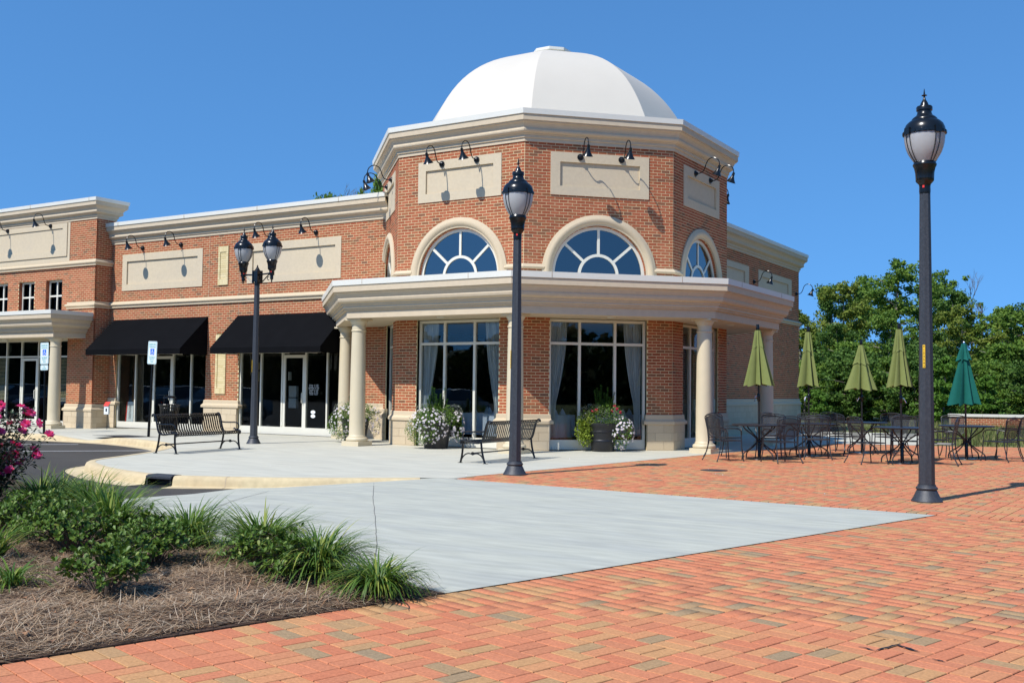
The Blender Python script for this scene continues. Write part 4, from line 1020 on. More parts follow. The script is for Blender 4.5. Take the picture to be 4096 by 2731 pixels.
for sg in (-1, 1):
    mb = MB(); hx = x + sg * .47
    mb.tube([(x + sg * .07, y, 4.00), (hx, y, 4.02)], .02, 8); mb.tube([(x + sg * .07, y, 3.80), (x + sg * .16, y, 3.82), (x + sg * .36, y, 3.98), (x + sg * .42, y, 4.01)], .013, 6)
    for cx_, r_, zc in ((x + sg * .11, .035, 3.93), (x + sg * .37, .04, 3.90)): mb.tube([(cx_ + r_ * cos(t * pi / 6), y, zc + r_ * sin(t * pi / 6)) for t in range(2, 11)], .009, 5)
    mb.lathe([(.008, 3.80), (.02, 3.83), (.012, 3.85), (.035, 3.87), (.04, 3.90), (.04, 4.03), (.045, 4.04)], 12, (hx, y, 0)); mb.build('arm', 'black', l3)
    luminaire(l3, hx, y, 3.97, .88, -.15 if sg > 0 else .3)
number_plate(l3, x, y, 1.83, .078, R(-118))

# ================================================================== BENCHES
def bench(label, loc, rz):
    root = thing('park_bench', (0, 0, 0), label, 'bench', 'black slatted metal benches')
    L = 1.96
    prof = [(.245, .345), (.262, .365), (.262, .39), (.245, .408), (.20, .412), (.10, .395), (0, .378), (-.10, .372), (-.165, .385), (-.20, .42), (-.225, .48), (-.25, .58), (-.275, .68), (-.30, .745), (-.33, .772), (-.362, .768), (-.375, .745), (-.365, .725)]
    pr = smooth_path(prof, 1); n = 27; sl = None
    mb = MB(); hw = .019; th = .005
    for i, (y, z) in enumerate(pr):
        a = pr[max(0, i - 1)]; b = pr[min(len(pr) - 1, i + 1)]; d = Vector((b[0] - a[0], b[1] - a[1])).normalized(); nn = Vector((-d.y, d.x)) * th / 2
        mb.v += [(-hw, y - nn.x, z - nn.y), (hw, y - nn.x, z - nn.y), (hw, y + nn.x, z + nn.y), (-hw, y + nn.x, z + nn.y)]
    for i in range(len(pr) - 1):
        for k in range(4): mb.f.append((i * 4 + k, i * 4 + (k + 1) % 4, i * 4 + 4 + (k + 1) % 4, i * 4 + 4 + k))
    s0 = mb.build('slat', 'black', root)
    for i in range(n):
        o = s0 if i == 0 else bpy.data.objects.new('slat', s0.data)
        if i: COL.objects.link(o); o.parent = root
        o.location = (-L / 2 + .06 + (L - .12) * i / (n - 1), 0, 0)
    for z, y in ((.36, .23), (.72, -.335), (.372, -.08)):
        r_ = MB(); r_.tube([(-L / 2 + .02, y, z), (L / 2 - .02, y, z)], .013, 8); r_.build('seat_rail', 'black', root, smooth=True)
    st = MB(); st.tube([(-L / 2 + .02, 0, .185), (L / 2 - .02, 0, .185)], .013, 8); st.build('stretcher', 'black', root, smooth=True)
    for sg in (-1, 1):
        x = sg * (L / 2 - .005); e = MB()
        e.tube([(x, y, z) for y, z in pr], .019, 8)
        e.build('end_frame', 'black', root, smooth=True)
        ar = MB(); ar.tube([(x, y, z) for y, z in smooth_path([(-.255, .60), (-.20, .575), (0, .575), (.13, .58), (.20, .56), (.225, .50), (.20, .44), (.15, .425), (.10, .45)], 1)], .014, 8)
        ar.lathe([(.002, .0), (.03, .012), (.024, .03), (.006, .045)], 10, (x, .10, .425)); ar.build('armrest', 'black', root, smooth=True)
        for yy, pts in ((1, [(.215, .39), (.212, .26), (.225, .14), (.25, .03), (.262, .0)]), (-1, [(-.175, .39), (-.19, .26), (-.215, .14), (-.25, .03), (-.268, 0)])):
            lg = MB(); lg.tube([(x, y, z) for y, z in smooth_path(pts, 1)], [.02] * len(smooth_path(pts, 1)), 8)
            lg.box(x - .022, x + .022, min(pts[-1][0], pts[-1][0] + yy * .0) - .045, pts[-1][0] + .04, 0, .012); lg.build('leg', 'black', root, smooth=True)
        br = MB(); br.tube([(x, y, z) for y, z in smooth_path([(.24, .06), (.18, .15), (.10, .185), (.03, .175), (0, .155), (-.03, .175), (-.10, .185), (-.18, .15), (-.24, .06)], 1)], .012, 8)
        br.build('leg_brace', 'black', root, smooth=True)
        shl = MB()
        for q in range(7):
            a = pi * (q + .5) / 7; shl.tube([(x, 0, .16), (x, .035 * cos(a), .175 + .035 * sin(a))], [.006, .011], 6)
        shl.build('shell_ornament', 'black', root, smooth=True)
    root.location = loc; root.rotation_euler = (0, 0, rz); return root
bench('black slatted metal bench on the kerb side pavement, seat facing right', (-16.83, 15.0, 0), R(-82))
bench('black slatted metal bench behind the middle street lamp, seen from its back', (-10.65, 16.80, 0), R(93))

# ================================================================== SIGNS
def parking_sign(x, y, z0, rz, label, extra, lean=0):
    root = thing('parking_sign', (x, y, z0), label, 'road sign', 'reserved parking signs')
    zt = 2.50 - z0; root.rotation_euler = (0, lean, 0)
    mb = MB(); mb.box(-.035, -.025, -.004, .03, 0, zt - .05); mb.box(-.035, .035, -.004, .004, 0, zt - .05); mb.box(.025, .035, -.004, .03, 0, zt - .05); mb.build('post', 'black', root, world=False)
    def plate(zc, h, wd):
        m_ = MB(); r = .035; P = []
        for cx_, cz, a0 in ((wd / 2 - r, h / 2 - r, 0), (-wd / 2 + r, h / 2 - r, 90), (-wd / 2 + r, -h / 2 + r, 180), (wd / 2 - r, -h / 2 + r, 270)):
            for t in range(5): a = R(a0 + t * 22.5); P.append((cx_ + r * cos(a), cz + r * sin(a)))
        n = len(P); c, s_ = cos(rz), sin(rz)
        T = lambda u, v, d: (u * c + d * s_, u * s_ - d * c, zc + v)
        for d in (.010, .014): m_.v += [T(u, v, d) for u, v in P]
        m_.f = [tuple(range(n))[::-1], tuple(range(n, 2 * n))] + [(i, (i + 1) % n, n + (i + 1) % n, n + i) for i in range(n)]
        pl_ = m_.build('sign_plate', 'signw', root, world=False)
        b = MB()
        for i in range(n):
            j = (i + 1) % n; k0, k1 = .955 if h > .3 else .94, .93 if h > .3 else .90
            kk0 = lambda u, v, q: (u * (1 - (1 - q) * 1.0), v * (1 - (1 - q) * wd / h))
            A_, B_ = kk0(*P[i], .93), kk0(*P[j], .93); C_, D_ = kk0(*P[j], .87), kk0(*P[i], .87)
            b.quad(T(*A_, .0148), T(*B_, .0148), T(*C_, .0148), T(*D_, .0148))
        b.build('sign_border', 'signg', pl_, world=False)
        return pl_, T
    pl_, T = plate(zt - .30, .60, .30)
    def tx(s, size, v, m, T=T, par=pl_, sx=1):
        c = bpy.data.curves.new('lettering', 'FONT'); c.body = s; c.size = size; c.align_x = 'CENTER'; c.align_y = 'CENTER'; c.extrude = .0004; c.offset = .0012; o = bpy.data.objects.new('lettering', c); COL.objects.link(o)
        c.materials.append(MT[m]); o.parent = par; o.location = T(0, v, .0155); o.rotation_euler = (pi / 2, 0, rz); o.scale = (sx, 1, 1)
    tx('RESERVED', .062, .215, 'signg', sx=.82); tx('PARKING', .062, .150, 'signg', sx=.82)
    tx('MAXIMUM', .045, -.125, 'signg', sx=.85); tx('PENALTY', .045, -.175, 'signg', sx=.85); tx('$250', .05, -.235, 'signg')
    m_ = MB(); m_.quad(T(-.065, -.055, .0150), T(.065, -.055, .0150), T(.065, .105, .0150), T(-.065, .105, .0150)); m_.build('blue_square', 'signb', pl_, world=False)
    m_ = MB(); m_.quad(T(-.125, -.095, .0150), T(.125, -.095, .0150), T(.125, -.091, .0150), T(-.125, -.091, .0150)); m_.build('sign_rule', 'signg', pl_, world=False)
    w_ = MB(); D = .0156
    def stroke(pts, r=.0065):
        for (a, b), (c, d) in zip(pts[:-1], pts[1:]):
            dv = Vector((c - a, d - b)).normalized(); nn = Vector((-dv.y, dv.x)) * r; e = dv * r * .5
            w_.quad(T(a - nn.x - e.x, b - nn.y - e.y, D), T(c - nn.x + e.x, d - nn.y + e.y, D), T(c + nn.x + e.x, d + nn.y + e.y, D), T(a + nn.x - e.x, b + nn.y - e.y, D))
    w_.poly([T(-.008 + .011 * cos(t * pi / 6), .082 + .011 * sin(t * pi / 6), D) for t in range(12)])
    stroke([(-.006, .07), (-.002, .02), (.024, .02), (.038, -.018), (.048, -.014)]); stroke([(-.004, .045), (.02, .045)])
    stroke([(-.008 + .034 * cos(t), -.008 + .034 * sin(t)) for t in [R(75 + q * 20) for q in range(14)]])
    w_.build('wheelchair_symbol', 'signw', pl_, world=False)
    if extra:
        p2, T2 = plate(zt - .695, .145, .28)
        for s_, v in (('VAN', .025), ('ACCESSIBLE', -.025)): tx(s_, .036, v, 'signg', T=T2, par=p2, sx=.8)
    return root
parking_sign(-26.22, 17.82, -.0, R(10), 'reserved parking sign with a second small plate below, beside the far left column', True, R(-1.5))
parking_sign(-22.38, 18.22, 0, R(8), 'reserved parking sign on a leaning black post between the awnings', False, R(2.3))
root = thing('leaflet_box', (-27.32, 20.70, -.03), 'small white leaflet box with red lid on a thin stake by the pier', 'leaflet box')
x, y = -27.32, 20.70
mb = MB(); mb.tube([(x, y, -.03), (x, y, .48)], .01, 6); mb.build('stake', 'black', root)
mb = MB(); mb.obox((x, y - .02), R(20), .075, .04, .45, .72); mb.build('box', 'signw', root, bevel=.004)
mb = MB(); c_, s_ = cos(R(20)), sin(R(20)); T = lambda u, v, z: (x + u * c_ - v * s_, y - .02 + u * s_ + v * c_, z)
mb.box8([T(-.082, -.06, .70), T(.082, -.06, .70), T(.082, .05, .80), T(-.082, .05, .80), T(-.082, -.055, .72), T(.082, -.055, .72), T(.082, .055, .83), T(-.082, .055, .83)]); mb.build('lid', 'red', root)
mb = MB(); mb.quad(T(-.02, -.0412, .53), T(.03, -.0412, .53), T(.03, -.0412, .63), T(-.02, -.0412, .63)); mb.build('printed_mark', 'ink', root)
sgn = thing('window_notice', (-27.75, YF + .06, .25), 'small white notice with red edge standing inside the left shop window', 'notice')
mb = MB(); mb.box8([(-27.93, YF + .20, .20), (-27.57, YF + .20, .20), (-27.57, YF + .21, .20), (-27.93, YF + .21, .20), (-27.90, YF + .22, .82), (-27.58, YF + .22, .82), (-27.58, YF + .23, .82), (-27.90, YF + .23, .82)]); mb.build('board', 'signw', sgn)
mb = MB(); mb.box8([(-27.93, YF + .192, .20), (-27.89, YF + .192, .20), (-27.89, YF + .198, .20), (-27.93, YF + .198, .20), (-27.90, YF + .212, .82), (-27.86, YF + .212, .82), (-27.86, YF + .218, .82), (-27.90, YF + .218, .82)]); mb.build('red_edge', 'red', sgn)
text("MEDICAL OFFICE\nSPACE AVAILABLE", .055, (-27.73, YF + .20, .5), (pi / 2, pi / 2, 0), 'ink', sgn)

# trash can
tc = thing('litter_bin', (-23.75, 20.3, 0), 'black slatted litter bin with domed hood behind the left bench', 'litter bin')
x, y = -24.35, 20.55; tc.location = (x, y, 0)
for k in range(28):
    a = 2 * pi * k / 28; mb = MB(); 
    pr = [(.235, .06), (.245, .30), (.255, .60), (.27, .72), (.30, .80)]
    for r, z in pr:
        for da, dr in ((-.055, 0), (.055, 0), (.055, .006), (-.055, .006)): mb.v.append((x + (r + dr) * cos(a + da), y + (r + dr) * sin(a + da), z))
    for i in range(len(pr) - 1):
        for q in range(4): mb.f.append((i * 4 + q, i * 4 + (q + 1) % 4, i * 4 + 4 + (q + 1) % 4, i * 4 + 4 + q))
    mb.build('slat', 'black', tc)
mb = MB(); mb.lathe([(.225, .05), (.225, .62)], 24, (x, y, 0)); mb.build('liner', 'black', tc)
mb = MB()
for z, r in ((.08, .24), (.70, .262), (.80, .30)): mb.tube([(x + r * cos(t * pi / 12), y + r * sin(t * pi / 12), z) for t in range(25)], .012, 6, cap=False)
mb.build('hoop', 'black', tc)
mb = MB(); mb.lathe([(.19, .985), (.185, 1.01), (.14, 1.04), (.05, 1.055), (0.001, 1.056)], 24, (x, y, 0)); 
for k in range(3): a = 2 * pi * k / 3 + .4; mb.tube([(x + .2 * cos(a), y + .2 * sin(a), .70), (x + .18 * cos(a), y + .18 * sin(a), .99)], .01, 6)
mb.build('hood', 'black', tc, smooth=True)
# storm drain in the kerb
dr = thing('storm_drain', (-12.75, 10.72, -.15), 'dark iron storm drain opening set in the curved kerb', 'storm drain')
idx = drain_i; A_ = Vector(KP[idx[0]]); B_ = Vector(KP[idx[-1]]); d_ = (B_ - A_).normalized(); n_ = Vector((d_.y, -d_.x)); A_ = A_ - d_ * .0; B_ = B_ + d_ * .0
Fd = ((A_.x, A_.y), (d_.x, d_.y), (n_.x, n_.y)); Ld = (B_ - A_).length
mb = MB(); fbox(mb, Fd, -.01, Ld + .01, -.05, .155, -.035, .012); fbox(mb, Fd, -.01, Ld + .01, .12, .185, -.05, -.002); mb.build('hood', 'post', dr, bevel=.01)
mb = MB(); fbox(mb, Fd, -.01, .02, .0, .17, -.16, -.03); fbox(mb, Fd, Ld - .02, Ld + .01, .0, .17, -.16, -.03); fbox(mb, Fd, -.01, Ld + .01, .0, .02, -.19, -.03); fbox(mb, Fd, -.01, Ld + .01, .02, .5, -.19, -.144); mb.build('throat', 'ink', dr)
uc = thing('utility_cover', (-6.52, 17.22, .003), 'small dark round utility cover lying flat in the brick plaza', 'manhole cover')
mb = MB(); mb.lathe([(.21, .001), (.21, .006), (.195, .007)], 28, (-6.52, 17.22, 0)); mb.build('lid', 'post', uc)
mb = MB(); mb.lathe([(.235, .001), (.235, .0045)], 28, (-6.52, 17.22, 0)); mb.build('rim', 'ink', uc)
tp_ = thing('tactile_plate', (-23.4, 18.1, .003), 'grey ribbed tactile plate set in the dropped kerb ramp', 'tactile paving')
mb = MB(); mb.box8([(-24.15, 17.85, .001), (-22.7, 17.75, .001), (-22.2, 18.45, .001), (-23.6, 18.55, .001), (-24.15, 17.85, .006), (-22.7, 17.75, .006), (-22.2, 18.45, .006), (-23.6, 18.55, .006)]); mb.build('plate', 'post', tp_)

# ================================================================== PATIO SET
def frame_tubes(mb, paths, r, n=6):
    for p in paths: mb.tube(p, r, n)
def make_chair():
    r = thing('patio_chair', (0, 0, 0), 'x', 'chair', 'wire mesh patio chairs round the tables')
    f = MB()
    for s in (-1, 1): f.tube([(s * .245, .235, .405), (s * .245, -.205, .40)], .011, 6)
    f.tube([(-.245, .235, .405), (.245, .235, .405)], .011, 6); f.tube([(-.245, -.205, .40), (.245, -.205, .40)], .011, 6); f.build('seat_frame', 'iron', r, smooth=True)
    m_ = MB(); n = 6
    for i in range(n):
        for j in range(n):
            q = lambda a, b: (-.24 + .48 * a / n, -.2 + .43 * b / n, .403 - .012 * sin(pi * a / n) * sin(pi * b / n))
            m_.quad(q(i, j), q(i + 1, j), q(i + 1, j + 1), q(i, j + 1))
    m_.build('seat', 'mesh', r)
    for s in (-1, 1):
        l = MB(); l.tube([(s * .245, .235, .52), (s * .247, .235, .40), (s * .25, .245, .2), (s * .27, .275, .02)], .0115, 6); l.lathe([(.012, 0), (.016, .008), (.013, .02)], 8, (s * .27, .275, 0)); l.build('leg', 'iron', r, smooth=True)
        l = MB(); l.tube([(s * .235, -.215, .42), (s * .237, -.225, .3), (s * .25, -.27, .12), (s * .275, -.325, .015)], .0115, 6); l.lathe([(.012, 0), (.016, .008), (.013, .02)], 8, (s * .275, -.327, 0)); l.build('leg', 'iron', r, smooth=True)
        a = MB(); a.tube([(x * s, y, z) for x, y, z in [(.245, -.235, .625), (.27, -.15, .64), (.285, .05, .645), (.285, .15, .635), (.275, .215, .59), (.255, .235, .52)]], .011, 6)
        a.obox((s * .283, .02), 0, .018, .11, .646, .654); a.build('armrest', 'iron', r, smooth=True)
    b = MB()
    outer = [(-.235, -.215, .40), (-.24, -.235, .60), (-.255, -.285, .84), (-.225, -.295, .872), (-.12, -.30, .895), (0, -.302, .902), (.12, -.30, .895), (.225, -.295, .872), (.255, -.285, .84), (.24, -.235, .60), (.235, -.215, .40)]
    b.tube(outer, .0115, 6, cap=False)
    inner = [(-.20, -.222, .52), (-.205, -.235, .60), (-.225, -.285, .83), (-.11, -.29, .858), (0, -.292, .865), (.11, -.29, .858), (.225, -.285, .83), (.205, -.235, .60), (.20, -.222, .52), (.14, -.215, .475), (0, -.212, .455), (-.14, -.215, .475), (-.20, -.222, .52)]
    b.tube(inner, .008, 6, cap=False); b.tube([(-.24, -.222, .53), (-.2, -.222, .52)], .006, 5); b.tube([(.24, -.222, .53), (.2, -.222, .52)], .006, 5)
    bf = b.build('back_frame', 'iron', r, smooth=True)
    m_ = MB(); half = [(.14, .475, -.215), (.20, .52, -.222), (.205, .60, -.235), (.215, .72, -.262), (.225, .83, -.285), (.11, .858, -.29)]
    for (x0, z0, y0), (x1, z1, y1) in zip(half[:-1], half[1:]):
        for a0, a1 in ((-1, -.33), (-.33, .33), (.33, 1)):
            c = lambda a, y: y - .02 * (1 - a * a)
            m_.quad((x0 * a0, c(a0, y0), z0), (x0 * a1, c(a1, y0), z0), (x1 * a1, c(a1, y1), z1), (x1 * a0, c(a0, y1), z1))
    m_.build('backrest', 'mesh', r, smooth=True)
    return r
def make_table():
    r = thing('patio_table', (0, 0, 0), 'x', 'table', 'round black metal patio tables')
    t = MB(); Rr = .55
    t.lathe([(Rr - .01, .683), (Rr, .688), (Rr, .702), (Rr - .012, .707), (.03, .707), (.03, .684), (Rr - .01, .683)], 48, cap=False); t.build('tabletop', 'iron', r, smooth=True)
    for k in range(4):
        a = pi / 4 + k * pi / 2; ca, sa = cos(a), sin(a)
        l = MB(); P = smooth_path([(.40, .69), (.40, .66), (.34, .60), (.16, .49), (.075, .42), (.06, .375), (.08, .33), (.20, .24), (.37, .15), (.42, .10), (.43, .0)], 2)
        l.tube([(q * ca, q * sa, z) for q, z in P], .0135, 7); l.build('leg', 'iron', r, smooth=True)
    c = MB(); c.tube([(.07 * cos(t_ * pi / 8), .07 * sin(t_ * pi / 8), .375) for t_ in range(17)], .011, 6, cap=False); c.tube([(.40 * cos(t_ * pi / 12), .40 * sin(t_ * pi / 12), .68) for t_ in range(25)], .009, 5, cap=False); c.build('ring', 'iron', r, smooth=True)
    return r
def canopy(root, m, top, ruf, bot, r0, r1, r2_, seed, cap=True, spread=1.0, finial='black'):
    """closed parasol cloth: short upper tier, long lower tier, hanging in folds"""
    rr = random.Random(seed); ph = rr.uniform(0, 6.28); amps = [rr.uniform(.7, 1.3) for _ in range(8)]
    def fold(a, k):
        i = (a + ph) * 8 / (2 * pi); f = (i - math.floor(i)) ** 1.6; amp = amps[int(math.floor(i)) % 8]
        return (1 - abs(2 * f - 1)) ** .8 * amp
    def tier(name, z_top, z_bot, ra, rb, off, A):
        mb = MB(); n = 96; rows = 22
        for j in range(rows + 1):
            t = j / rows; z = z_top + (z_bot - z_top) * t
            base = ra + (rb - ra) * t ** 1.15
            for i in range(n):
                a = 2 * pi * i / n; fo = fold(a, 0); w_ = min(1, .35 + t * 1.2)
                r = base * (1 - A * w_ * (1 - fo) * .85) + .012 * t * sin(3 * a + seed) + off
                zz = z + (.05 * (1 - fo) * t ** 7) + .010 * sin(2 * a + seed * 2) * t ** 3
                a2 = a + .10 * t * sin(4 * a + seed)
                mb.v.append((max(.012, r) * cos(a2), max(.012, r) * sin(a2), zz))
        for j in range(rows):
            for i in range(n): p = j * n + i; q = j * n + (i + 1) % n; mb.f.append((p, q, q + n, p + n))
        return mb.build(name, m, root, smooth=True, world=False)
    tier('canopy', top - .02, bot, r0 * .85, r2_, 0, .62)
    tier('canopy_vent', top, ruf, r0 * .9, r1 * .98, .006, .5)
    if cap: mb = MB(); mb.lathe([(.03, top - .02), (.034, top - .01), (.034, top + .085), (.03, top + .10), (.031, top + .105), (.03, top + .12)], 16); mb.build('pole_cap', 'black', root, world=False, smooth=True)
    else: mb = MB(); mb.lathe([(.02, top - .01), (.022, top + .02), (.012, top + .05), (.004, top + .055)], 12); mb.build('finial', 'chrome', root, world=False, smooth=True)
def parasol(loc, label, m, top, ruf, bot, r0, r1, r2_, seed, pole='upole', capped=True, lean=0, crank=0):
    r = thing('patio_umbrella', (0, 0, 0), label, 'umbrella', 'closed parasols through the tables')
    mb = MB(); mb.tube([(0, 0, .02), (0, 0, top - .03)], .019, 10); mb.build('pole', pole, r, world=False, smooth=True)
    mb = MB(); mb.lathe([(.28, .0), (.285, .006), (.28, .014), (.05, .02), (.034, .03), (.034, .40), (.028, .41)], 32); mb.build('stand', 'black', r, world=False, smooth=True)
    kb = MB(); kb.tube([(.03, 0, .3), (.06, 0, .3)], .009, 6); kb.build('stand_knob', 'black', r, world=False)
    canopy(r, m, top, ruf, bot, r0, r1, r2_, seed, capped)
    if capped:
        mb = MB(); zc = 1.26; mb.lathe([(.022, zc - .09), (.032, zc - .07), (.034, zc + .03), (.03, zc + .06), (.022, zc + .07)], 14); ck = mb.build('crank_case', 'black', r, world=False, smooth=True)
        a = crank; mb = MB(); mb.tube([(.03 * cos(a), .03 * sin(a), zc), (.065 * cos(a), .065 * sin(a), zc + .01), (.075 * cos(a) - .0 * sin(a), .075 * sin(a), zc - .02), (.10 * cos(a + .5), .10 * sin(a + .5), zc - .085)], [.008, .008, .008, .013], 8); mb.build('crank_handle', 'chrome', ck, world=False, smooth=True)
    else:
        for q in ((-.08, .02), (-.05, .05)): mb = MB(); mb.tube([(q[0], q[1], bot + .05), (q[0] - .02, q[1], bot - .06), (q[0] + .01, q[1], bot - .12), (q[0] - .01, q[1], bot - .2)], .004, 4); mb.build('tie_cord', 'teal', r, world=False)
    r.location = loc; r.rotation_euler = (0, lean, 0.0); return r
T1, T2, T3, T4, T5 = (-6.86, 20.66), (-6.36, 22.45), (-5.73, 24.5), (-4.25, 21.42), (-3.42, 23.75)
parasol((*T1, 0), 'closed olive green parasol nearest the domed building, in front of the far porch column', 'canopy', 2.61, 2.25, 1.48, .06, .12, .30, 1, crank=R(-150), lean=R(-.8))
parasol((*T2, 0), 'closed olive parasol just right of the brick side wing, slim and tall', 'canopy', 2.66, 2.22, 1.49, .06, .12, .235, 5, crank=R(-160), lean=R(-.4))
parasol((*T3, 0), 'widest olive parasol, half spread, lower than its neighbours', 'canopy', 2.46, 2.0, 1.42, .06, .205, .41, 9, crank=R(160), lean=R(-.5))
parasol((*T4, 0), 'closed olive parasol immediately left of the tall right street lamp', 'canopy', 2.62, 2.16, 1.48, .065, .135, .275, 12, crank=R(-20), lean=R(-1.0))
parasol((*T5, 0), 'closed dark teal parasol on a brown pole, right of the street lamp', 'teal', 2.43, 2.06, 1.13, .05, .165, .345, 4, pole='wood', capped=False, lean=R(-.9))
tb = make_table(); tlab = ['round black patio table under the parasol nearest the building', 'round black patio table under the slim parasol beside the brick wing', 'round black patio table at the back under the widest parasol', 'round black patio table just left of the right street lamp', 'round black patio table under the teal parasol']
for i, ((x, y), az) in enumerate(zip((T1, T2, T3, T4, T5), (.2, .75, .3, .55, .35))):
    o = tb if i == 0 else copy_tree(tb); o.location = (x, y, 0); o.rotation_euler = (0, 0, az); o['label'] = tlab[i]
ch = make_chair(); first = True
def put(x, y, face_deg, lab):
    """face_deg: compass direction of the seat front (0 = +X, 90 = +Y)"""
    global first
    o = ch if first else copy_tree(ch); first = False
    o.location = (x, y, 0); o.rotation_euler = (0, 0, R(face_deg - 90)); o['label'] = lab
CL = [(-7.28, 19.78, 52, 'chair by the right porch column, side on'),
 (-7.70, 20.95, -20, 'chair behind the first table with its back to the shaded stone base'),
 (-6.22, 20.02, 140, 'chair with its back to the viewer at the first table'),
 (-6.92, 21.58, -82, 'chair edge on behind the pole of the first parasol'),
 (-5.99, 21.66, 112, 'chair, back to the viewer, at the table near the wing'),
 (-7.12, 22.75, -20, 'chair beyond the second table, against the dark wing'),
 (-6.62, 23.35, -75, 'chair behind the second table, facing the viewer'),
 (-5.90, 23.62, 60, 'chair left of the back table, side on'),
 (-5.00, 24.05, 150, 'chair right of the back table, turned to the widest parasol'),
 (-5.40, 25.45, -100, 'chair beyond the back table against dark shrubs'),
 (-6.42, 24.95, -35, 'chair at the far left of the back table'),
 (-4.80, 20.92, 48, 'chair left of the table that stands beside the right street lamp'),
 (-3.55, 21.55, 182, 'chair half hidden behind the right street lamp, nearer one'),
 (-4.38, 22.30, -80, 'chair behind the table beside the right street lamp, backed by grass'),
 (-4.02, 23.30, 35, 'chair just right of the street lamp, at the teal parasol table'),
 (-2.74, 23.56, 155, 'chair right of the teal parasol, back to the viewer'),
 (-2.62, 24.62, -150, 'chair cut by the right edge of the picture'),
 (-3.75, 24.60, -70, 'chair behind the teal parasol table facing the viewer')]
for c in CL: put(c[0], c[1], c[2], 'black wire mesh ' + c[3])

# ---- dining tables seen through the windows
def dining(x, y, lab):
    r = thing('dining_table', (x, y, .02), lab, 'table', 'laid dining tables inside')
    mb = MB(); n = 48
    for j, z in enumerate([.76, .755, .70, .5, .25]):
        for i in range(n):
            a = 2 * pi * i / n; sq = min(1 / max(.3, abs(cos(a))), 1 / max(.3, abs(sin(a)))); rad = .42 * sq
            if j == 0: rad *= .97
            if j > 1: rad *= 1 + .06 * (j - 1) * abs(cos(2 * a)) + .02 * sin(12 * a) * (j - 1)
            mb.v.append((x + rad * cos(a), y + rad * sin(a), .02 + (z if j < 2 else z + (.0 if abs(cos(2 * a)) > .5 else .0) * 1)))
    for j in range(4):
        for i in range(n): p = j * n + i; q = j * n + (i + 1) % n; mb.f.append((p, p + n, q + n, q))
    mb.f.append(tuple(range(n))); mb.build('tablecloth', 'cloth', r, smooth=True)
    for dx, dy in ((-.2, -.2), (.2, -.15), (-.1, .2), (.2, .2)):
        mb = MB(); c = (x + dx, y + dy); mb.lathe([(.09, .78), (.05, .86), (.002, .93)], 4, (*c, 0)); mb.build('napkin', 'cloth', r)
    mb = MB(); mb.tube([(x, y, .02), (x, y, .76)], .04, 8); mb.build('pedestal', 'black', r); return r
F0, F1 = face(0), face(1)
q = fpt(F0, .78, -1.0, 0); dining(q[0], q[1], 'white clothed dining table inside the left porch window by the curtain')
q = fpt(F0, -.15, -1.5, 0); dining(q[0], q[1], 'white clothed dining table behind the flower planter in the left window')
q = fpt(F1, -.85, -.95, 0); dining(q[0], q[1], 'white clothed dining table at the left of the front window')
q = fpt(F1, .95, -1.4, 0); dining(q[0], q[1], 'white clothed dining table at the right of the front window')

# ================================================================== LOW WALL
lwl = thing('low_brick_wall', (-6.9, 44, 0), 'low brick garden wall with a white cap beyond the tables', 'wall')
pA, pB = Vector((-6.9, 44.0)), Vector((3.5, 48.2)); d_ = (pB - pA).normalized(); n_ = Vector((d_.y, -d_.x)); Lw = (pB - pA).length
Fw = ((pA.x, pA.y), (d_.x, d_.y), (n_.x, n_.y)); wall = MB(); BRK = []
brickwork(BRK, wall, Fw, 0, Lw, .0, .50); fbox(wall, Fw, 0, Lw, -.3, -.03, 0, .50)
Ww = wall.build('wall', 'mortar', lwl); lay_bricks(BRK, Ww, singles=0)
mb = MB(); s = -.04
while s < Lw: fbox(mb, Fw, s + .004, min(s + .6, Lw) - .004, -.34, .05, .50, .60); s += .6
tag(mb.build('cap_stones', 'concwall', lwl), kind='stuff')
mb = MB(); fbox(mb, Fw, 1.5, Lw, 0, .06, 0, .075); mb.build('footing', 'stone', lwl)

# ================================================================== VEGETATION
def norm(a): return a / np.maximum(1e-9, np.linalg.norm(a, axis=-1, keepdims=True))
def leafset(base, d, n, L, Wd, fold=.18, droop=0.0):
    """two-facet leaves: base (N,3), direction d, approximate normal n, lengths L, widths Wd"""
    N = len(base); d = norm(d); s = norm(np.cross(d, n)); n = norm(np.cross(s, d)); L = L[:, None]; Wd = Wd[:, None]
    b = base; mid = base + d * L * .55 - n * L * fold * .3; tip = base + d * L - n * L * droop
    l = base + d * L * .6 + s * Wd * .5 + n * Wd * fold; r = base + d * L * .6 - s * Wd * .5 + n * Wd * fold
    V = np.stack([b, l, tip, mid, r], 1).reshape(-1, 3)
    i = np.arange(N)[:, None] * 5
    F = np.concatenate([i + np.array([[0, 3, 2, 1]]), i + np.array([[0, 4, 2, 3]])])
    return V, F
def quadset(c, u, v):
    """flat rhombic flakes: centre c, half axes u and v"""
    V = np.stack([c - u, c - v, c + u, c + v], 1).reshape(-1, 3); i = np.arange(len(c))[:, None] * 4
    return V, i + np.array([[0, 1, 2, 3]])
def rdir(N): return norm(rng.normal(size=(N, 3)))
def merge(parts):
    V = []; Fs = []; o = 0
    for v, f in parts: V.append(v); Fs.append(f + o); o += len(v)
    return np.concatenate(V), np.concatenate(Fs)
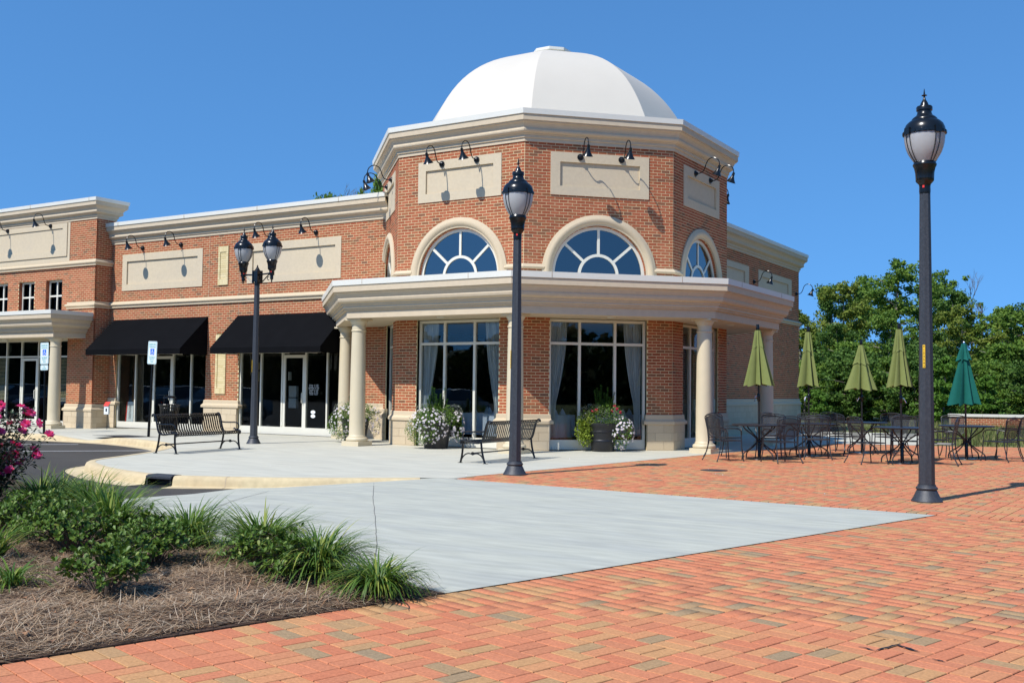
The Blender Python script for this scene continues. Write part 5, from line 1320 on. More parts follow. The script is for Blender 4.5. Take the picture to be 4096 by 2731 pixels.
# ---- planting bed
BED = [(-4.03, 5.70), (-5.0, 5.93), (-6.0, 6.17), (-7.5, 6.55), (-9.4, 7.35), (-11.5, 8.05), (-14, 9.0), (-22, 10.5), (-22, -4), (-6.9, -4.6), (-4.81, 2.95)]
def in_poly(x, y, P):
    c = False; j = len(P) - 1
    for i in range(len(P)):
        if (P[i][1] > y) != (P[j][1] > y) and x < (P[j][0] - P[i][0]) * (y - P[i][1]) / (P[j][1] - P[i][1]) + P[i][0]: c = not c
        j = i
    return c
def edge_dist(x, y, P=BED):
    p = Vector((x, y)); m = 9
    for a, b in zip(P, P[1:] + P[:1]):
        a, b = Vector(a), Vector(b); t = max(0, min(1, (p - a).dot(b - a) / (b - a).length_squared)); m = min(m, (p - a.lerp(b, t)).length)
    return m
def bed_z(x, y):
    e = edge_dist(x, y)
    return -.002 + .042 * min(1, e / .30) + (.018 * sin(x * 5.1 + 1) * cos(y * 4.3) + .010 * sin(x * 17 + y * 9) * cos(y * 21 - x * 6)) * min(1, e / .3)
mb = MB(); cs = .06; gx0, gy0 = -9.6, 2.0; nx, ny = 96, 92; idx = {}
for i in range(nx + 1):
    for j in range(ny + 1):
        x, y = gx0 + i * cs, gy0 + j * cs
        if in_poly(x, y, BED): idx[i, j] = len(mb.v); mb.v.append((x, y, bed_z(x, y) + random.uniform(-.004, .006)))
for i in range(nx):
    for j in range(ny):
        q = [(i, j), (i + 1, j), (i + 1, j + 1), (i, j + 1)]
        if all(k_ in idx for k_ in q): mb.f.append(tuple(idx[k_] for k_ in q))
P = BED; nb = len(mb.v); mb.v += [(x, y, .003) for x, y in P] + [(x, y, -.3) for x, y in P]; n = len(P)
mb.f.append(tuple(nb + i for i in range(n))[::-1] if False else tuple(nb + i for i in range(n)))
for i in range(n): j = (i + 1) % n; mb.f.append((nb + i, nb + n + i, nb + n + j, nb + j))
tag(mb.build('planting_bed', 'mulch', smooth=False), kind='structure')
# pine straw
N = 44000; pts = []
while len(pts) < N:
    x, y = random.uniform(-9.2, -3.9), random.uniform(2.2, 7.4)
    if not in_poly(x, y, BED): continue
    r = x * x + y * y
    if r > 45 and random.random() < .45: continue
    pts.append((x, y, bed_z(x, y)))
pts = np.array(pts); th = rng.uniform(0, 2 * pi, N) * .5 + np.sin(pts[:, 0] * 2.1 + pts[:, 1] * 1.3) * 1.5; L = rng.uniform(.05, .17, N); el = np.clip(rng.normal(.04, .12, N), -.1, .24)
d = np.stack([np.cos(th) * np.cos(el), np.sin(th) * np.cos(el), np.sin(el)], 1); bendv = rng.normal(size=(N, 3)) * .12; bendv[:, 2] -= .05
p0 = pts + np.stack([np.zeros(N), np.zeros(N), rng.uniform(.004, .03, N)], 1); p1 = p0 + d * (L * .5)[:, None] + bendv * L[:, None] * .5; p2 = p0 + d * L[:, None] + bendv * L[:, None] * 1.2
p2[:, 2] = np.maximum(p2[:, 2], pts[:, 2] + .002); wv = norm(np.cross(d, [0, 0, 1])) * rng.uniform(.0009, .002, N)[:, None]
V = np.stack([p0 - wv, p0 + wv, p1 + wv * 1.1, p1 - wv * 1.1, p2 + wv * .5, p2 - wv * .5], 1).reshape(-1, 3); i = np.arange(N)[:, None] * 6
tag(npmesh('pine_straw', V, np.concatenate([i + [[0, 1, 2, 3]], i + [[3, 2, 4, 5]]]), 'straw'), kind='stuff')
lt = []
for i in range(46):
    while True:
        x, y = random.uniform(-7.5, -4.1), random.uniform(3.2, 5.6)
        if in_poly(x, y, BED): break
    lt.append((x, y, bed_z(x, y) + .022))
lt = np.array(lt); n_ = len(lt); V, F = leafset(lt, rdir(n_) * [1, 1, .2], rdir(n_) * .3 + [0, 0, 1], rng.uniform(.03, .07, n_), rng.uniform(.02, .045, n_), .3)
tag(npmesh('fallen_leaves', V, F, 'deadleaf'), kind='stuff')
# ---- liriope
def liriope(x, y, R_, H, nb, label, seed=0, z=None):
    z = bed_z(x, y) if z is None else z
    r = thing('grass_clump', (x, y, z), label, 'plant', 'grassy liriope clumps in the bed')
    N = nb; az = rng.uniform(0, 2 * pi, N); spread = np.abs(rng.normal(0, 1, N)); lean = np.clip(.18 + spread * .50, 0, 1.4); L = H * rng.uniform(.8, 1.35, N) * (1 + .25 * np.clip(lean, 0, 1)); SEG = 7
    rr = rng.uniform(0, .3, N) * R_; pos = np.stack([rr * np.cos(az + rng.normal(0, .6, N)), rr * np.sin(az + rng.normal(0, .6, N)), np.zeros(N)], 1)
    hd = np.stack([np.cos(az), np.sin(az), np.zeros(N)], 1); side = np.stack([-np.sin(az), np.cos(az), np.zeros(N)], 1) * (.0042 + rng.uniform(0, .0028, N))[:, None]
    el = pi / 2 - lean * .75; curl = rng.uniform(1.1, 2.5, N) * (R_ / H) * .95; rows = []
    p = pos.copy(); tw = rng.normal(0, .25, N)
    for k in range(SEG + 1):
        t = k / SEG; w_ = (1 - t ** 3) * (.6 + .4 * min(1, t * 4)) + .04
        sd_ = side * w_; rows.append(p - sd_); rows.append(p + sd_)
        e = el - curl * t * .9; st = L / SEG; p = p + (hd * np.cos(e)[:, None] + np.array([0, 0, 1]) * np.sin(e)[:, None]) * st[:, None] + side * (tw * 2.5)[:, None]
    for q in rows: q[:, 2] = np.maximum(q[:, 2], .003)
    V = np.stack(rows, 1).reshape(-1, 3); i = np.arange(N)[:, None] * (2 * (SEG + 1)); F = np.concatenate([i + [[2 * k, 2 * k + 1, 2 * k + 3, 2 * k + 2]] for k in range(SEG)])
    tag(npmesh('blades', V, F, 'lir', r, offset=False), kind='stuff')
    return r
liriope(-4.33, 5.38, .44, .30, 400, 'low grassy clump alone at the tip of the planting bed by the grey slab')
liriope(-5.02, 5.58, .50, .40, 680, 'large grassy clump at the right end of the shrub row')
liriope(-5.85, 5.85, .48, .44, 560, 'tall grassy clump in the middle of the row, behind two shrubs')
liriope(-6.80, 5.98, .46, .42, 480, 'grassy clump with pale tips behind the second shrub from the left')
liriope(-7.85, 6.00, .52, .50, 620, 'big arching grassy clump between the shrubs and the asphalt')
liriope(-8.75, 6.45, .50, .50, 520, 'grassy clump at the back of the bed, left of the big arching one')
liriope(-9.35, 6.35, .50, .50, 480, 'arching grassy clump at the back of the bed in front of the rose bush')
liriope(-9.9, 6.95, .50, .46, 330, 'grassy clump at the back edge of the bed next to the pink rose bush')
liriope(-6.31, 4.10, .28, .22, 110, 'small sparse grassy tuft low in the left foreground straw')
liriope(-7.40, 4.66, .25, .30, 130, 'grassy tuft beside the white flower at the left picture edge')
# ---- hawthorn shrubs
def shrub(x, y, RX, H, nstem, label, leaf=.045, dens=1.0):
    z = bed_z(x, y); r = thing('leafy_shrub', (x, y, z), label, 'shrub', 'low glossy shrubs in the planting bed')
    tips = []; st = MB(); B, D, Nn, LL = [], [], [], []
    for i in range(nstem):
        a = random.uniform(0, 2 * pi); q = sqrt(random.random()); ex, ey = q * RX * cos(a), q * RX * sin(a); ez = H * (1 - .55 * q * q) * random.uniform(.72, 1.06)
        p0 = Vector((ex * .15, ey * .15, 0)); p3 = Vector((ex, ey, ez)); p1 = p0.lerp(p3, .35) + Vector((0, 0, .03)); p2 = p0.lerp(p3, .7) + Vector((random.uniform(-.02, .02), random.uniform(-.02, .02), .04))
        st.tube([p0, p1, p2, p3], [.005, .004, .003, .002], 4, cap=False)
        nodes = [(p3, .0, 7)] + [(p2.lerp(p3, t), 1, 4) for t in (.35, .7)] + [(p1.lerp(p2, t), 1, 2) for t in (.3, .8)]
        for j in range(3):
            b = p2.lerp(p3, random.uniform(.0, .7)); e = b + Vector((random.gauss(0, .055), random.gauss(0, .055), random.uniform(.0, .07))); st.tube([b, e], [.002, .0015], 3, cap=False); nodes.append((e, 0, 6))
        for pnt, kind_, nl in nodes:
            ax = (p3 - p2).normalized() if kind_ else Vector((ex * 1.2, ey * 1.2, .5)).normalized()
            for k_ in range(int(nl * dens + .5)):
                az = random.uniform(0, 2 * pi); el = random.uniform(.15, 1.1); u = ax.orthogonal().normalized(); v = ax.cross(u)
                dd = (u * cos(az) + v * sin(az)) * cos(el) + ax * sin(el); B.append(pnt + dd * .004); D.append(dd); Nn.append(ax + dd * -.3); LL.append(leaf * random.uniform(.65, 1.2))
    st.build('stems', 'twig', r, world=False)['kind'] = 'stuff'
    B, D, Nn, LL = np.array(B), np.array(D), np.array(Nn), np.array(LL); B[:, 2] = np.maximum(B[:, 2], .01)
    # obovate leaf: 8 vertices, 4 quads
    N = len(B); d = norm(D); s = norm(np.cross(d, Nn)); nn = norm(np.cross(s, d)); L = LL[:, None]; W_2 = L * .27
    c1 = B + d * L * .5 - nn * L * .04; c2 = B + d * L
    l1 = B + d * L * .42 + s * W_2 * .75 + nn * L * .05; r1 = B + d * L * .42 - s * W_2 * .75 + nn * L * .05
    l2 = B + d * L * .8 + s * W_2 * .95 + nn * L * .05; r2_ = B + d * L * .8 - s * W_2 * .95 + nn * L * .05
    V = np.stack([B, c1, c2, l1, l2, r1, r2_], 1).reshape(-1, 3); i = np.arange(N)[:, None] * 7
    F3 = np.concatenate([i + [[1, 2, 4, 3]], i + [[1, 5, 6, 2]], i + [[0, 1, 3, 3]], i + [[0, 5, 1, 1]]])
    me_o = MB(); me_o.v = [tuple(q) for q in V.tolist()]; me_o.f = [tuple(f[:3]) if f[3] == f[2] else tuple(f) for f in F3.tolist()]
    me_o.build('foliage', 'haw', r, world=False, smooth=True)['kind'] = 'stuff'
    return r
shrub(-5.62, 4.26, .28, .32, 42, 'low glossy shrub standing alone nearest the viewer in the straw', .042)
shrub(-5.98, 4.72, .18, .30, 12, 'sparse twiggy shrub linking the front shrub to the row', .040)
shrub(-6.30, 5.22, .33, .32, 54, 'glossy shrub in the row, second from the left grassy clump', .040)
shrub(-5.32, 5.36, .28, .29, 44, 'glossy shrub with bare grey stems below, near the right end of the row', .040)
shrub(-5.02, 5.30, .20, .24, 20, 'small glossy shrub pressed against the large grassy clump', .040)
shrub(-7.35, 5.28, .42, .34, 70, 'dense glossy shrub in the row behind the lone front shrub', .042)
shrub(-8.05, 5.40, .44, .35, 70, 'dense glossy shrub towards the left picture edge', .042)
shrub(-8.65, 5.45, .42, .36, 56, 'dense glossy shrub cut by the left picture edge', .042)
shrub(-8.65, 5.95, .38, .34, 40, 'glossy shrub in the second row under the rose bush', .042)
shrub(-6.95, 5.60, .32, .30, 36, 'glossy shrub in the second row in front of the arching clump', .042)
# ---- flowers
def petals(c, nrm, size, npet=5, cup=.25):
    N = len(c); nrm = norm(nrm); u = norm(np.cross(nrm, rdir(N))); v = np.cross(nrm, u); Vs = []
    parts = []; ph = rng.uniform(0, 2 * pi, N)
    for k in range(npet):
        a = ph + 2 * pi * k / npet; d = u * np.cos(a)[:, None] + v * np.sin(a)[:, None]; s = np.cross(nrm, d); L = size[:, None]
        V = np.stack([c, c + d * L * .62 + s * L * .40 + nrm * L * cup * .6, c + d * L + nrm * L * cup, c + d * L * .62 - s * L * .40 + nrm * L * cup * .6], 1).reshape(-1, 3)
        i = np.arange(N)[:, None] * 4; parts.append((V, i + [[0, 1, 2, 3]]))
    return merge(parts)
def rose_bush():
    x, y = -9.25, 5.62; r = thing('rose_bush', (x, y, .02), 'rose bush with bright pink blooms at the left picture edge', 'bush')
    st = MB(); B, D = [], []; fl = []
    for i in range(95):
        a = random.uniform(0, 2 * pi); q = random.uniform(.0, 1) ** .6; ex, ey, ez = q * .62 * cos(a), q * .62 * sin(a), random.uniform(.55, 1.22) * (1 - .25 * q * q)
        p = [Vector((ex * .1, ey * .1, 0)), Vector((ex * .5, ey * .5, ez * .6)), Vector((ex, ey, ez))]; st.tube(p, [.006, .004, .0025], 4, cap=False)
        for t in np.linspace(.25, 1, 13):
            b = p[0].lerp(p[1], t * 2) if t < .5 else p[1].lerp(p[2], t * 2 - 1)
            for k_ in range(5): dd = Vector((random.gauss(0, 1), random.gauss(0, 1), random.gauss(.1, .6))).normalized(); B.append(b + dd * .03); D.append(dd)
        if random.random() < .75: fl.append(p[2] + Vector((0, 0, .01)))
        if random.random() < .3: fl.append(p[1].lerp(p[2], .7) + Vector((random.gauss(0, .05), random.gauss(0, .05), .03)))
    st.build('stems', 'twig', r, world=False)['kind'] = 'stuff'
    B, D = np.array(B), np.array(D); N = len(B)
    V, F = leafset(B, D, rdir(N) * .5 + [0, 0, .8], rng.uniform(.035, .06, N), rng.uniform(.02, .032, N)); npmesh('foliage', V, F, 'rleaf', r, offset=False)['kind'] = 'stuff'
    for q in fl:
        q = np.array(q); out = norm(np.array([[q[0], q[1] - .3, .8]]) + rng.normal(0, .3, (1, 3)))
        V1 = petals(q[None] + 0, out, np.array([.054]), 6, .2); V2 = petals(q[None] + out * .006, out, np.array([.040]), 5, .55); V3 = petals(q[None] + out * .01, out, np.array([.024]), 4, 1.0)
        V, F = merge([V1, V2, V3]); npmesh('rose_bloom', V, F, 'pink', r, offset=False)
rose_bush()
r = thing('azalea_flower', (-7.42, 4.55, .02), 'white blooms streaked with red at the left picture edge, low in the bed', 'flower')
for q in ((-7.52, 4.62, .30), (-7.38, 4.60, .22), (-7.30, 4.52, .20), (-7.42, 4.52, .15), (-7.33, 4.58, .13)):
    q = np.array([q]) - np.array([[-7.42, 4.55, .02]]); nr = np.array([[.5, -.8, .5]]); V, F = merge([petals(q, nr, np.array([.06]), 5, .15), petals(q + nr * .006, nr, np.array([.04]), 5, .4)]); npmesh('white_bloom', V, F, 'wpet2', r, offset=False)
    mb = MB(); c = q[0] + nr[0] * .012
    for k in range(5): a = 2 * pi * k / 5; mb.tube([tuple(c), (c[0] + .03 * cos(a), c[1] + .01 * sin(a), c[2] + .03 * sin(a))], [.0025, .001], 3)
    mb.build('stamen', 'rpet', r, world=False)
B = rng.normal(0, 1, (90, 3)) * [.10, .10, .06] + [0, 0, .12]; V, F = leafset(B, rdir(90), rdir(90) + [0, 0, 1], rng.uniform(.04, .06, 90), rng.uniform(.018, .025, 90)); npmesh('foliage', V, F, 'pleaf', r, offset=False)['kind'] = 'stuff'

# ---- planters
def shell(N, c, rad, lo=.75):
    d = rdir(N); q = rng.uniform(lo, 1.0, N)[:, None]; return np.array(c) + d * q * np.array(rad), d
def planter(x, y, label, big, seed):
    r = thing('flower_planter', (x, y, 0), label, 'planter', 'black flower pots in front of the porch')
    H = .62; mb = MB()
    if big == 'rim': pr = [(.235, 0), (.245, .01), (.275, .22), (.283, .225), (.285, .26), (.278, .27), (.305, .42), (.318, .43), (.32, .46), (.31, .47), (.325, .55), (.345, .57), (.35, .62), (.335, .635), (.32, .60), (.30, .55)]
    else: pr = [(.25, 0), (.262, .012), (.34, .52), (.358, .54), (.36, .60), (.345, .61), (.33, .56)]
    mb.lathe(pr, 40, cap=True); mb.build('pot', 'pot', r, world=False, smooth=True)
    mb = MB(); mb.lathe([(.32, .56), (.001, .58)], 24, cap=False); mb.build('soil', 'soil', r, world=False)
    # direction towards the viewer, and to the viewer's left
    f = norm(np.array([-x, -y, 0.])); lft = np.array([f[1], -f[0], 0]) * -1.0; lft = np.array([f[1], -f[0], 0]); lft = -lft if lft[0] > 0 else lft
    def blob(c, rad, N, m, name, L, Wd, lo=.55):
        p, d = shell(N, c, rad, lo); keep = p[:, 2] > .03; p, d = p[keep], d[keep]; n_ = len(p)
        V, F = leafset(p, d + rng.normal(0, .6, (n_, 3)) + [0, 0, .15], rng.normal(0, .5, (n_, 3)) + [0, 0, 1] + d * .4, rng.uniform(.7, 1.2, n_) * L, rng.uniform(.8, 1.2, n_) * Wd); return (V, F)
    def flowers(c, rad, N, m, name, S, front=True):
        p, d = shell(N * 2, c, rad, .96); k = (d @ f > -.25) & (p[:, 2] > .06); p, d = p[k][:N], d[k][:N]
        V, F = petals(p, d + f * .35 + rng.normal(0, .25, d.shape), rng.uniform(.8, 1.15, len(p)) * S, 5, .12); npmesh(name, V, F, m, r, offset=False)['kind'] = 'stuff'
    A3 = lambda l, fr, z: tuple(lft * l + f * fr + np.array([0, 0, z]))
    if big == 'rim':
        pts = [blob(A3(-.05, 0, .80), (.42, .42, .30), 1500, 0, 0, .045, .022), blob(A3(-.38, .05, .42), (.30, .26, .36), 800, 0, 0, .04, .022)]
        V, F = merge(pts); npmesh('foliage', V, F, 'pleaf', r, offset=False)['kind'] = 'stuff'
        V, F = merge([blob(A3(.38, .08, .50), (.24, .22, .40), 1100, 0, 0, .05, .04, .3)]); npmesh('lime_trailing_leaves', V, F, 'lime', r, offset=False)['kind'] = 'stuff'
        flowers(A3(-.40, .05, .42), (.31, .27, .38), 95, 'wpet', 'pale_pink_flowers', .029)
        V, F = merge([blob(A3(.2, .05, .82), (.36, .30, .24), 1000, 0, 0, .016, .010, .8), blob(A3(-.15, .1, .75), (.26, .25, .22), 500, 0, 0, .016, .010, .8)]); npmesh('airy_blooms', V, F, 'airy', r, offset=False)['kind'] = 'stuff'
        for (l, z) in ((-.25, 1.02), (-.3, .95), (-.38, .88), (-.2, .9), (.15, .92), (.22, .9)):
            p, d = shell(7, A3(l, .2, z), (.03, .03, .03), .5); V, F = petals(p, d + f, np.full(7, .02), 5, .3); npmesh('red_flower_head', V, F, 'rpet', r, offset=False)
        spk = [(-.25 + .055 * i, random.uniform(-.12, .12), random.uniform(1.12, 1.4)) for i in range(9)] + [(.05, .0, 1.46), (-.1, .05, 1.40)]
    else:
        pts = [blob(A3(-.02, 0, .72), (.50, .44, .30), 2000, 0, 0, .042, .022), blob(A3(.28, .14, .44), (.46, .36, .38), 2200, 0, 0, .038, .02), blob(A3(-.48, .0, .50), (.14, .14, .34), 350, 0, 0, .036, .02)]
        V, F = merge(pts); npmesh('foliage', V, F, 'pleaf', r, offset=False)['kind'] = 'stuff'
        flowers(A3(.18, .10, .50), (.50, .38, .42), 210, 'wpet', 'pale_pink_flowers', .027); flowers(A3(-.48, .02, .50), (.16, .15, .36), 60, 'wpet', 'pale_pink_flowers', .030)
        V, F = merge([blob(A3(.28, .05, .80), (.28, .26, .22), 700, 0, 0, .016, .010, .8), blob(A3(-.40, .0, .82), (.20, .2, .18), 450, 0, 0, .016, .010, .8)]); npmesh('airy_blooms', V, F, 'airy', r, offset=False)['kind'] = 'stuff'
        spk = [(-.24 + .05 * i, random.uniform(-.14, .14), random.uniform(1.08, 1.38)) for i in range(10)] if seed != 3 else [(-.1, 0, 1.1), (.05, .1, 1.05), (.15, 0, 1.12)]
    B, D, Nn = [], [], []
    for l, fr, z in spk:
        b0 = Vector(A3(l * .6, fr, .75)); e = Vector(A3(l, fr, z))
        for t in np.linspace(0, 1, 26):
            p = b0.lerp(e, t)
            for k_ in range(8): a = random.uniform(0, 6.28); dd = Vector((cos(a), sin(a), .7)); B.append(p); D.append(dd); Nn.append(Vector((-cos(a), -sin(a), 1)))
    if B: B, D, Nn = np.array(B), np.array(D), np.array(Nn); V, F = leafset(B, D, Nn, rng.uniform(.03, .05, len(B)), np.full(len(B), .018)); npmesh('upright_spikes', V, F, 'spike', r, offset=False)['kind'] = 'stuff'
    return r
planter(-13.87, 19.22, 'black pot overflowing with white petunias below the left porch window', 'plain', 1)
planter(-10.49, 20.85, 'black rimmed pot with lime trailing leaves, red and pale pink flowers at the front window', 'rim', 2)
planter(-16.92, 20.02, 'black pot of white petunias half hidden behind the left porch column', 'plain', 3)

# ---- trees
def tree_template(name, label, H, Wd, m, seed, leaf=.16, n_clump=120, per=46, trunk_show=.25, slim=1.0, lowest=.15, group='trees beyond the patio', cat='tree', bark='bark'):
    rnd = random.Random(seed); g2 = np.random.default_rng(seed); root = thing(name, (0, 0, 0), label, cat, group)
    tr = MB(); top = H * .92
    P = [Vector((0, 0, 0))]
    for i in range(1, 7): P.append(Vector((P[-1].x + rnd.gauss(0, .05) * Wd * .3, P[-1].y + rnd.gauss(0, .05) * Wd * .3, top * i / 6)))
    tr.tube(P, [H * .016 * (1 - i / 7.2) + .01 for i in range(7)], 7, cap=False)
    ends = []
    for i in range(16):
        t = lowest + (1 - lowest) * (i + rnd.random()) / 16; k = min(5, int(t * 6)); b = P[k].lerp(P[k + 1], t * 6 - k); a = i * 2.4 + rnd.uniform(-.4, .4)
        prof = (sin(pi * min(1, max(0, (t - lowest * .5)) ** .75)) * .85 + .18); q = Wd * .5 * prof * rnd.uniform(.7, 1.15)
        e = b + Vector((cos(a) * q, sin(a) * q, H * rnd.uniform(.03, .14))); m_ = b.lerp(e, .5) + Vector((0, 0, H * .02))
        tr.tube([b, m_, e], [H * .006 * (1.1 - t * .6), H * .004, .012], 5, cap=False); ends.append((b, m_, e, prof))
    tr.build('trunk', bark, root, world=False)
    C = []; Rd = []
    for i in range(n_clump):
        b, m_, e, prof = rnd.choice(ends); t = rnd.random() ** .6
        p = b.lerp(e, t * 1.05) + Vector((rnd.gauss(0, .07), rnd.gauss(0, .07), rnd.gauss(0, .045))) * Wd * .9; p.z = min(p.z, H * 1.0); p.z = max(p.z, H * lowest * .7)
        C.append(p); Rd.append(Wd * rnd.uniform(.045, .10))
    for i in range(6): C.append(P[-1] + Vector((rnd.gauss(0, .06) * Wd, rnd.gauss(0, .06) * Wd, rnd.uniform(-.04, .08) * H))); Rd.append(Wd * .06)
    C = np.array(C); Rd = np.array(Rd); n = len(C)
    idx = np.repeat(np.arange(n), per); N = len(idx)
    dd = norm(g2.normal(size=(N, 3))); rad = Rd[idx] * g2.uniform(.35, 1.15, N); p = C[idx] + dd * rad[:, None] * [1, 1, .75]
    u = norm(g2.normal(size=(N, 3))); v = norm(np.cross(u, dd + g2.normal(0, .5, (N, 3)))); s = leaf * g2.uniform(.5, 1.15, N)[:, None]
    V, F = quadset(p, u * s * .55, v * s * .38)
    npmesh('crown', V, F, m, root, offset=False)['kind'] = 'stuff'
    return root
TT = {
 'olive': tree_template('broadleaf_tree', 'x', 8.3, 4.6, 'leafA', 11, .17, 230, 60, lowest=.12),
 'green': tree_template('broadleaf_tree', 'x', 9.6, 5.2, 'leafB', 12, .19, 210, 55, lowest=.22),
 'dark': tree_template('broadleaf_tree', 'x', 8.0, 4.6, 'leafC', 13, .18, 220, 60, lowest=.12),
 'green2': tree_template('broadleaf_tree', 'x', 7.5, 5.0, 'leafB', 14, .17, 230, 60, lowest=.10),
 'under': tree_template('undergrowth_bush', 'x', 3.3, 3.6, 'leafB', 15, .13, 170, 60, lowest=.05, cat='bush', group='bushes at the wood edge'),
 'underd': tree_template('undergrowth_bush', 'x', 3.3, 3.6, 'leafC', 16, .13, 170, 60, lowest=.05, cat='bush', group='bushes at the wood edge'),
 'pine': tree_template('pine_sapling', 'x', 3.0, 2.2, 'leafP', 17, .14, 120, 90, lowest=.08, group='pine saplings at the wood edge'),
}
used = {}
def tree(kind, x, y, h, az, label, wide=1.0, hh={'olive': 8.3, 'green': 9.6, 'dark': 8.0, 'green2': 7.5, 'under': 3.3, 'underd': 3.3, 'pine': 3.0}):
    o = TT[kind] if kind not in used else copy_tree(TT[kind]); used[kind] = 1
    s = h / hh[kind] * .97; o.location = (x, y, -.2); o.scale = (s * wide, s * wide, s); o.rotation_euler = (0, 0, az); o['label'] = label
TREES = [('olive', -17.9, 61.5, 6.6, .3, 'small yellowish tree just past the corner of the side wing', 1.0),
 ('dark', -18.8, 72.0, 9.0, 1.0, 'narrow dark treetop behind the yellowish tree', .8),
 ('olive', -16.1, 64.1, 8.4, 2.0, 'tall olive yellow tree above the slim parasol', 1.05),
 ('green', -17.2, 74.5, 9.9, .7, 'green treetop rising behind the olive yellow tree', .8),
 ('green', -14.0, 68.6, 10.2, 2.9, 'tallest green tree, left of the right street lamp', 1.15),
 ('green', -12.3, 73.0, 9.9, 4.4, 'tall green tree partly behind the right street lamp', .9),
 ('dark', -10.4, 67.2, 7.9, 5.0, 'dark green tree just right of the street lamp', .85),
 ('olive', -8.7, 59.8, 6.4, .9, 'yellow green tree with pale limbs behind the teal parasol', 1.2),
 ('green2', -7.6, 65.5, 6.7, 1.9, 'green tree above the right end of the low wall', 1.05),
 ('green2', -6.6, 61.0, 6.4, 2.6, 'light green tree filling the gap above the low wall', 1.1), ('green', -4.3, 66.0, 8.0, 5.2, 'tall light green tree at the right picture edge', 1.0),
 ('dark', -6.0, 69.6, 7.9, 3.1, 'green treetop near the right picture edge', 1.0),
 ('olive', -5.2, 62.5, 6.9, 4.1, 'brownish green tree cut by the right picture edge', 1.0),
 ('green2', -12.6, 60.5, 6.3, 4.6, 'rounded green tree in front of the tallest one', 1.0),
 ('dark', -15.0, 58.5, 5.4, .2, 'dark rounded tree behind the widest parasol', 1.0),
 ('green', -3.4, 70.5, 8.4, 1.0, 'green tree outside the right edge, first', 1.0), ('green2', -1.0, 66, 7.6, 2.2, 'green tree outside the right edge, second', 1.1), ('olive', 2.0, 68, 8.2, 2.2, 'olive tree outside the right edge', 1.1),
 ('green', -38.6, 43.3, 12.5, .3, 'tree whose tips show above the roof left of the octagon', .55), ('dark', -40.2, 45.5, 12.6, 1.3, 'leafy twig tips above the roof beside the octagon lamps', .5), ('green2', -35.4, 43.4, 13.1, 2.3, 'green treetop peeping between octagon and its wall lamps', .42)]
for t in TREES: tree(*t)
UN = [('under', -15.4, 53.5, 3.1), ('underd', -13.9, 55.0, 3.9), ('underd', -12.6, 53.4, 3.5), ('under', -11.2, 54.6, 3.3), ('underd', -9.9, 53.2, 3.6), ('under', -8.6, 53.6, 3.2), ('underd', -7.6, 51.8, 3.1), ('under', -6.2, 52.0, 3.0), ('underd', -4.9, 50.9, 3.0), ('under', -3.5, 51.5, 3.0), ('under', -14.6, 57.5, 4.2), ('underd', -10.6, 57.0, 4.3), ('under', -6.9, 56.6, 4.0), ('underd', -3.9, 56.2, 4.2), ('under', -2.0, 52.5, 3.3), ('underd', -0.2, 53.5, 3.6), ('under', -16.9, 56.2, 3.6), ('underd', -18.4, 58.4, 3.8)]
ulab = ['behind the slim parasol', 'left of the widest parasol', 'behind the widest parasol', 'between the widest parasol and the next', 'behind the tall parasol left of the street lamp', 'directly behind the street lamp', 'just right of the street lamp', 'behind the teal parasol pole', 'above the middle of the low wall', 'at the right end of the low wall', 'taller one deeper in, past the wing corner', 'taller one deeper in, left of the lamp', 'taller one deeper in, behind the teal parasol', 'taller one deeper in, at the right edge', 'outside the right edge, nearer', 'outside the right edge, farther', 'half hidden by the wing corner', 'deep behind the wing corner']
for (k_, x, y, h), lab in zip(UN, ulab): tree(k_, x, y, h, random.uniform(0, 6), 'leafy bush at the wood edge, ' + lab, 1.15)
for (x, y, h, lab) in ((-7.9, 48.4, 3.2, 'bright green pine sapling just right of the street lamp'), (-6.3, 48.6, 2.4, 'bright green pine sapling right of the teal parasol'), (-13.2, 48.3, 1.7, 'small pine sapling low by the wing corner'), (-8.6, 49.6, 2.0, 'small pine sapling hidden by the street lamp post')): tree('pine', x, y, h, random.uniform(0, 6), lab)
# bare twigs
def twigs(x, y, z0, H, label, seed):
    rnd = random.Random(seed); r = thing('bare_treetop', (x, y, -.2), label, 'tree', 'bare twiggy treetops'); mb = MB()
    mb.tube([(0, 0, 0), (.1, 0, z0)], [.10, .05], 6, cap=False)
    def rec(p, d, L, rad, dep):
        e = p + d * L; mb.tube([p, p.lerp(e, .5) + Vector((rnd.gauss(0, .04), rnd.gauss(0, .04), 0)) * L, e], [rad, rad * .8, rad * .55], 4, cap=False)
        if dep:
            for k in range(3): nd = (d + Vector((rnd.gauss(0, .38), rnd.gauss(0, .38), rnd.uniform(-.05, .25)))).normalized(); rec(p.lerp(e, rnd.uniform(.45, 1)), nd, L * rnd.uniform(.55, .8), rad * .55, dep - 1)
    rec(Vector((.1, 0, z0)), Vector((0, 0, 1)), H * .45, .045, 4); mb.build('twigs', 'twig', r, world=False); return r
twigs(-10.4, 74.2, 6.4, 2.9, 'bare grey twigs above the trees right of the street lamp', 3); twigs(-9.3, 70.5, 5.6, 1.9, 'second bare twiggy top, lower, farther right of the lamp', 5)
twigs(-37.9, 43.5, 10.4, 2.4, 'bare twigs above the roof left of the octagon', 8); twigs(-39.4, 44.0, 10.6, 1.6, 'fine bare twigs at the left end of the rooftop greenery', 9); twigs(-36.6, 43.7, 10.6, 1.8, 'bare twigs above the roof close to the octagon lamps', 10)
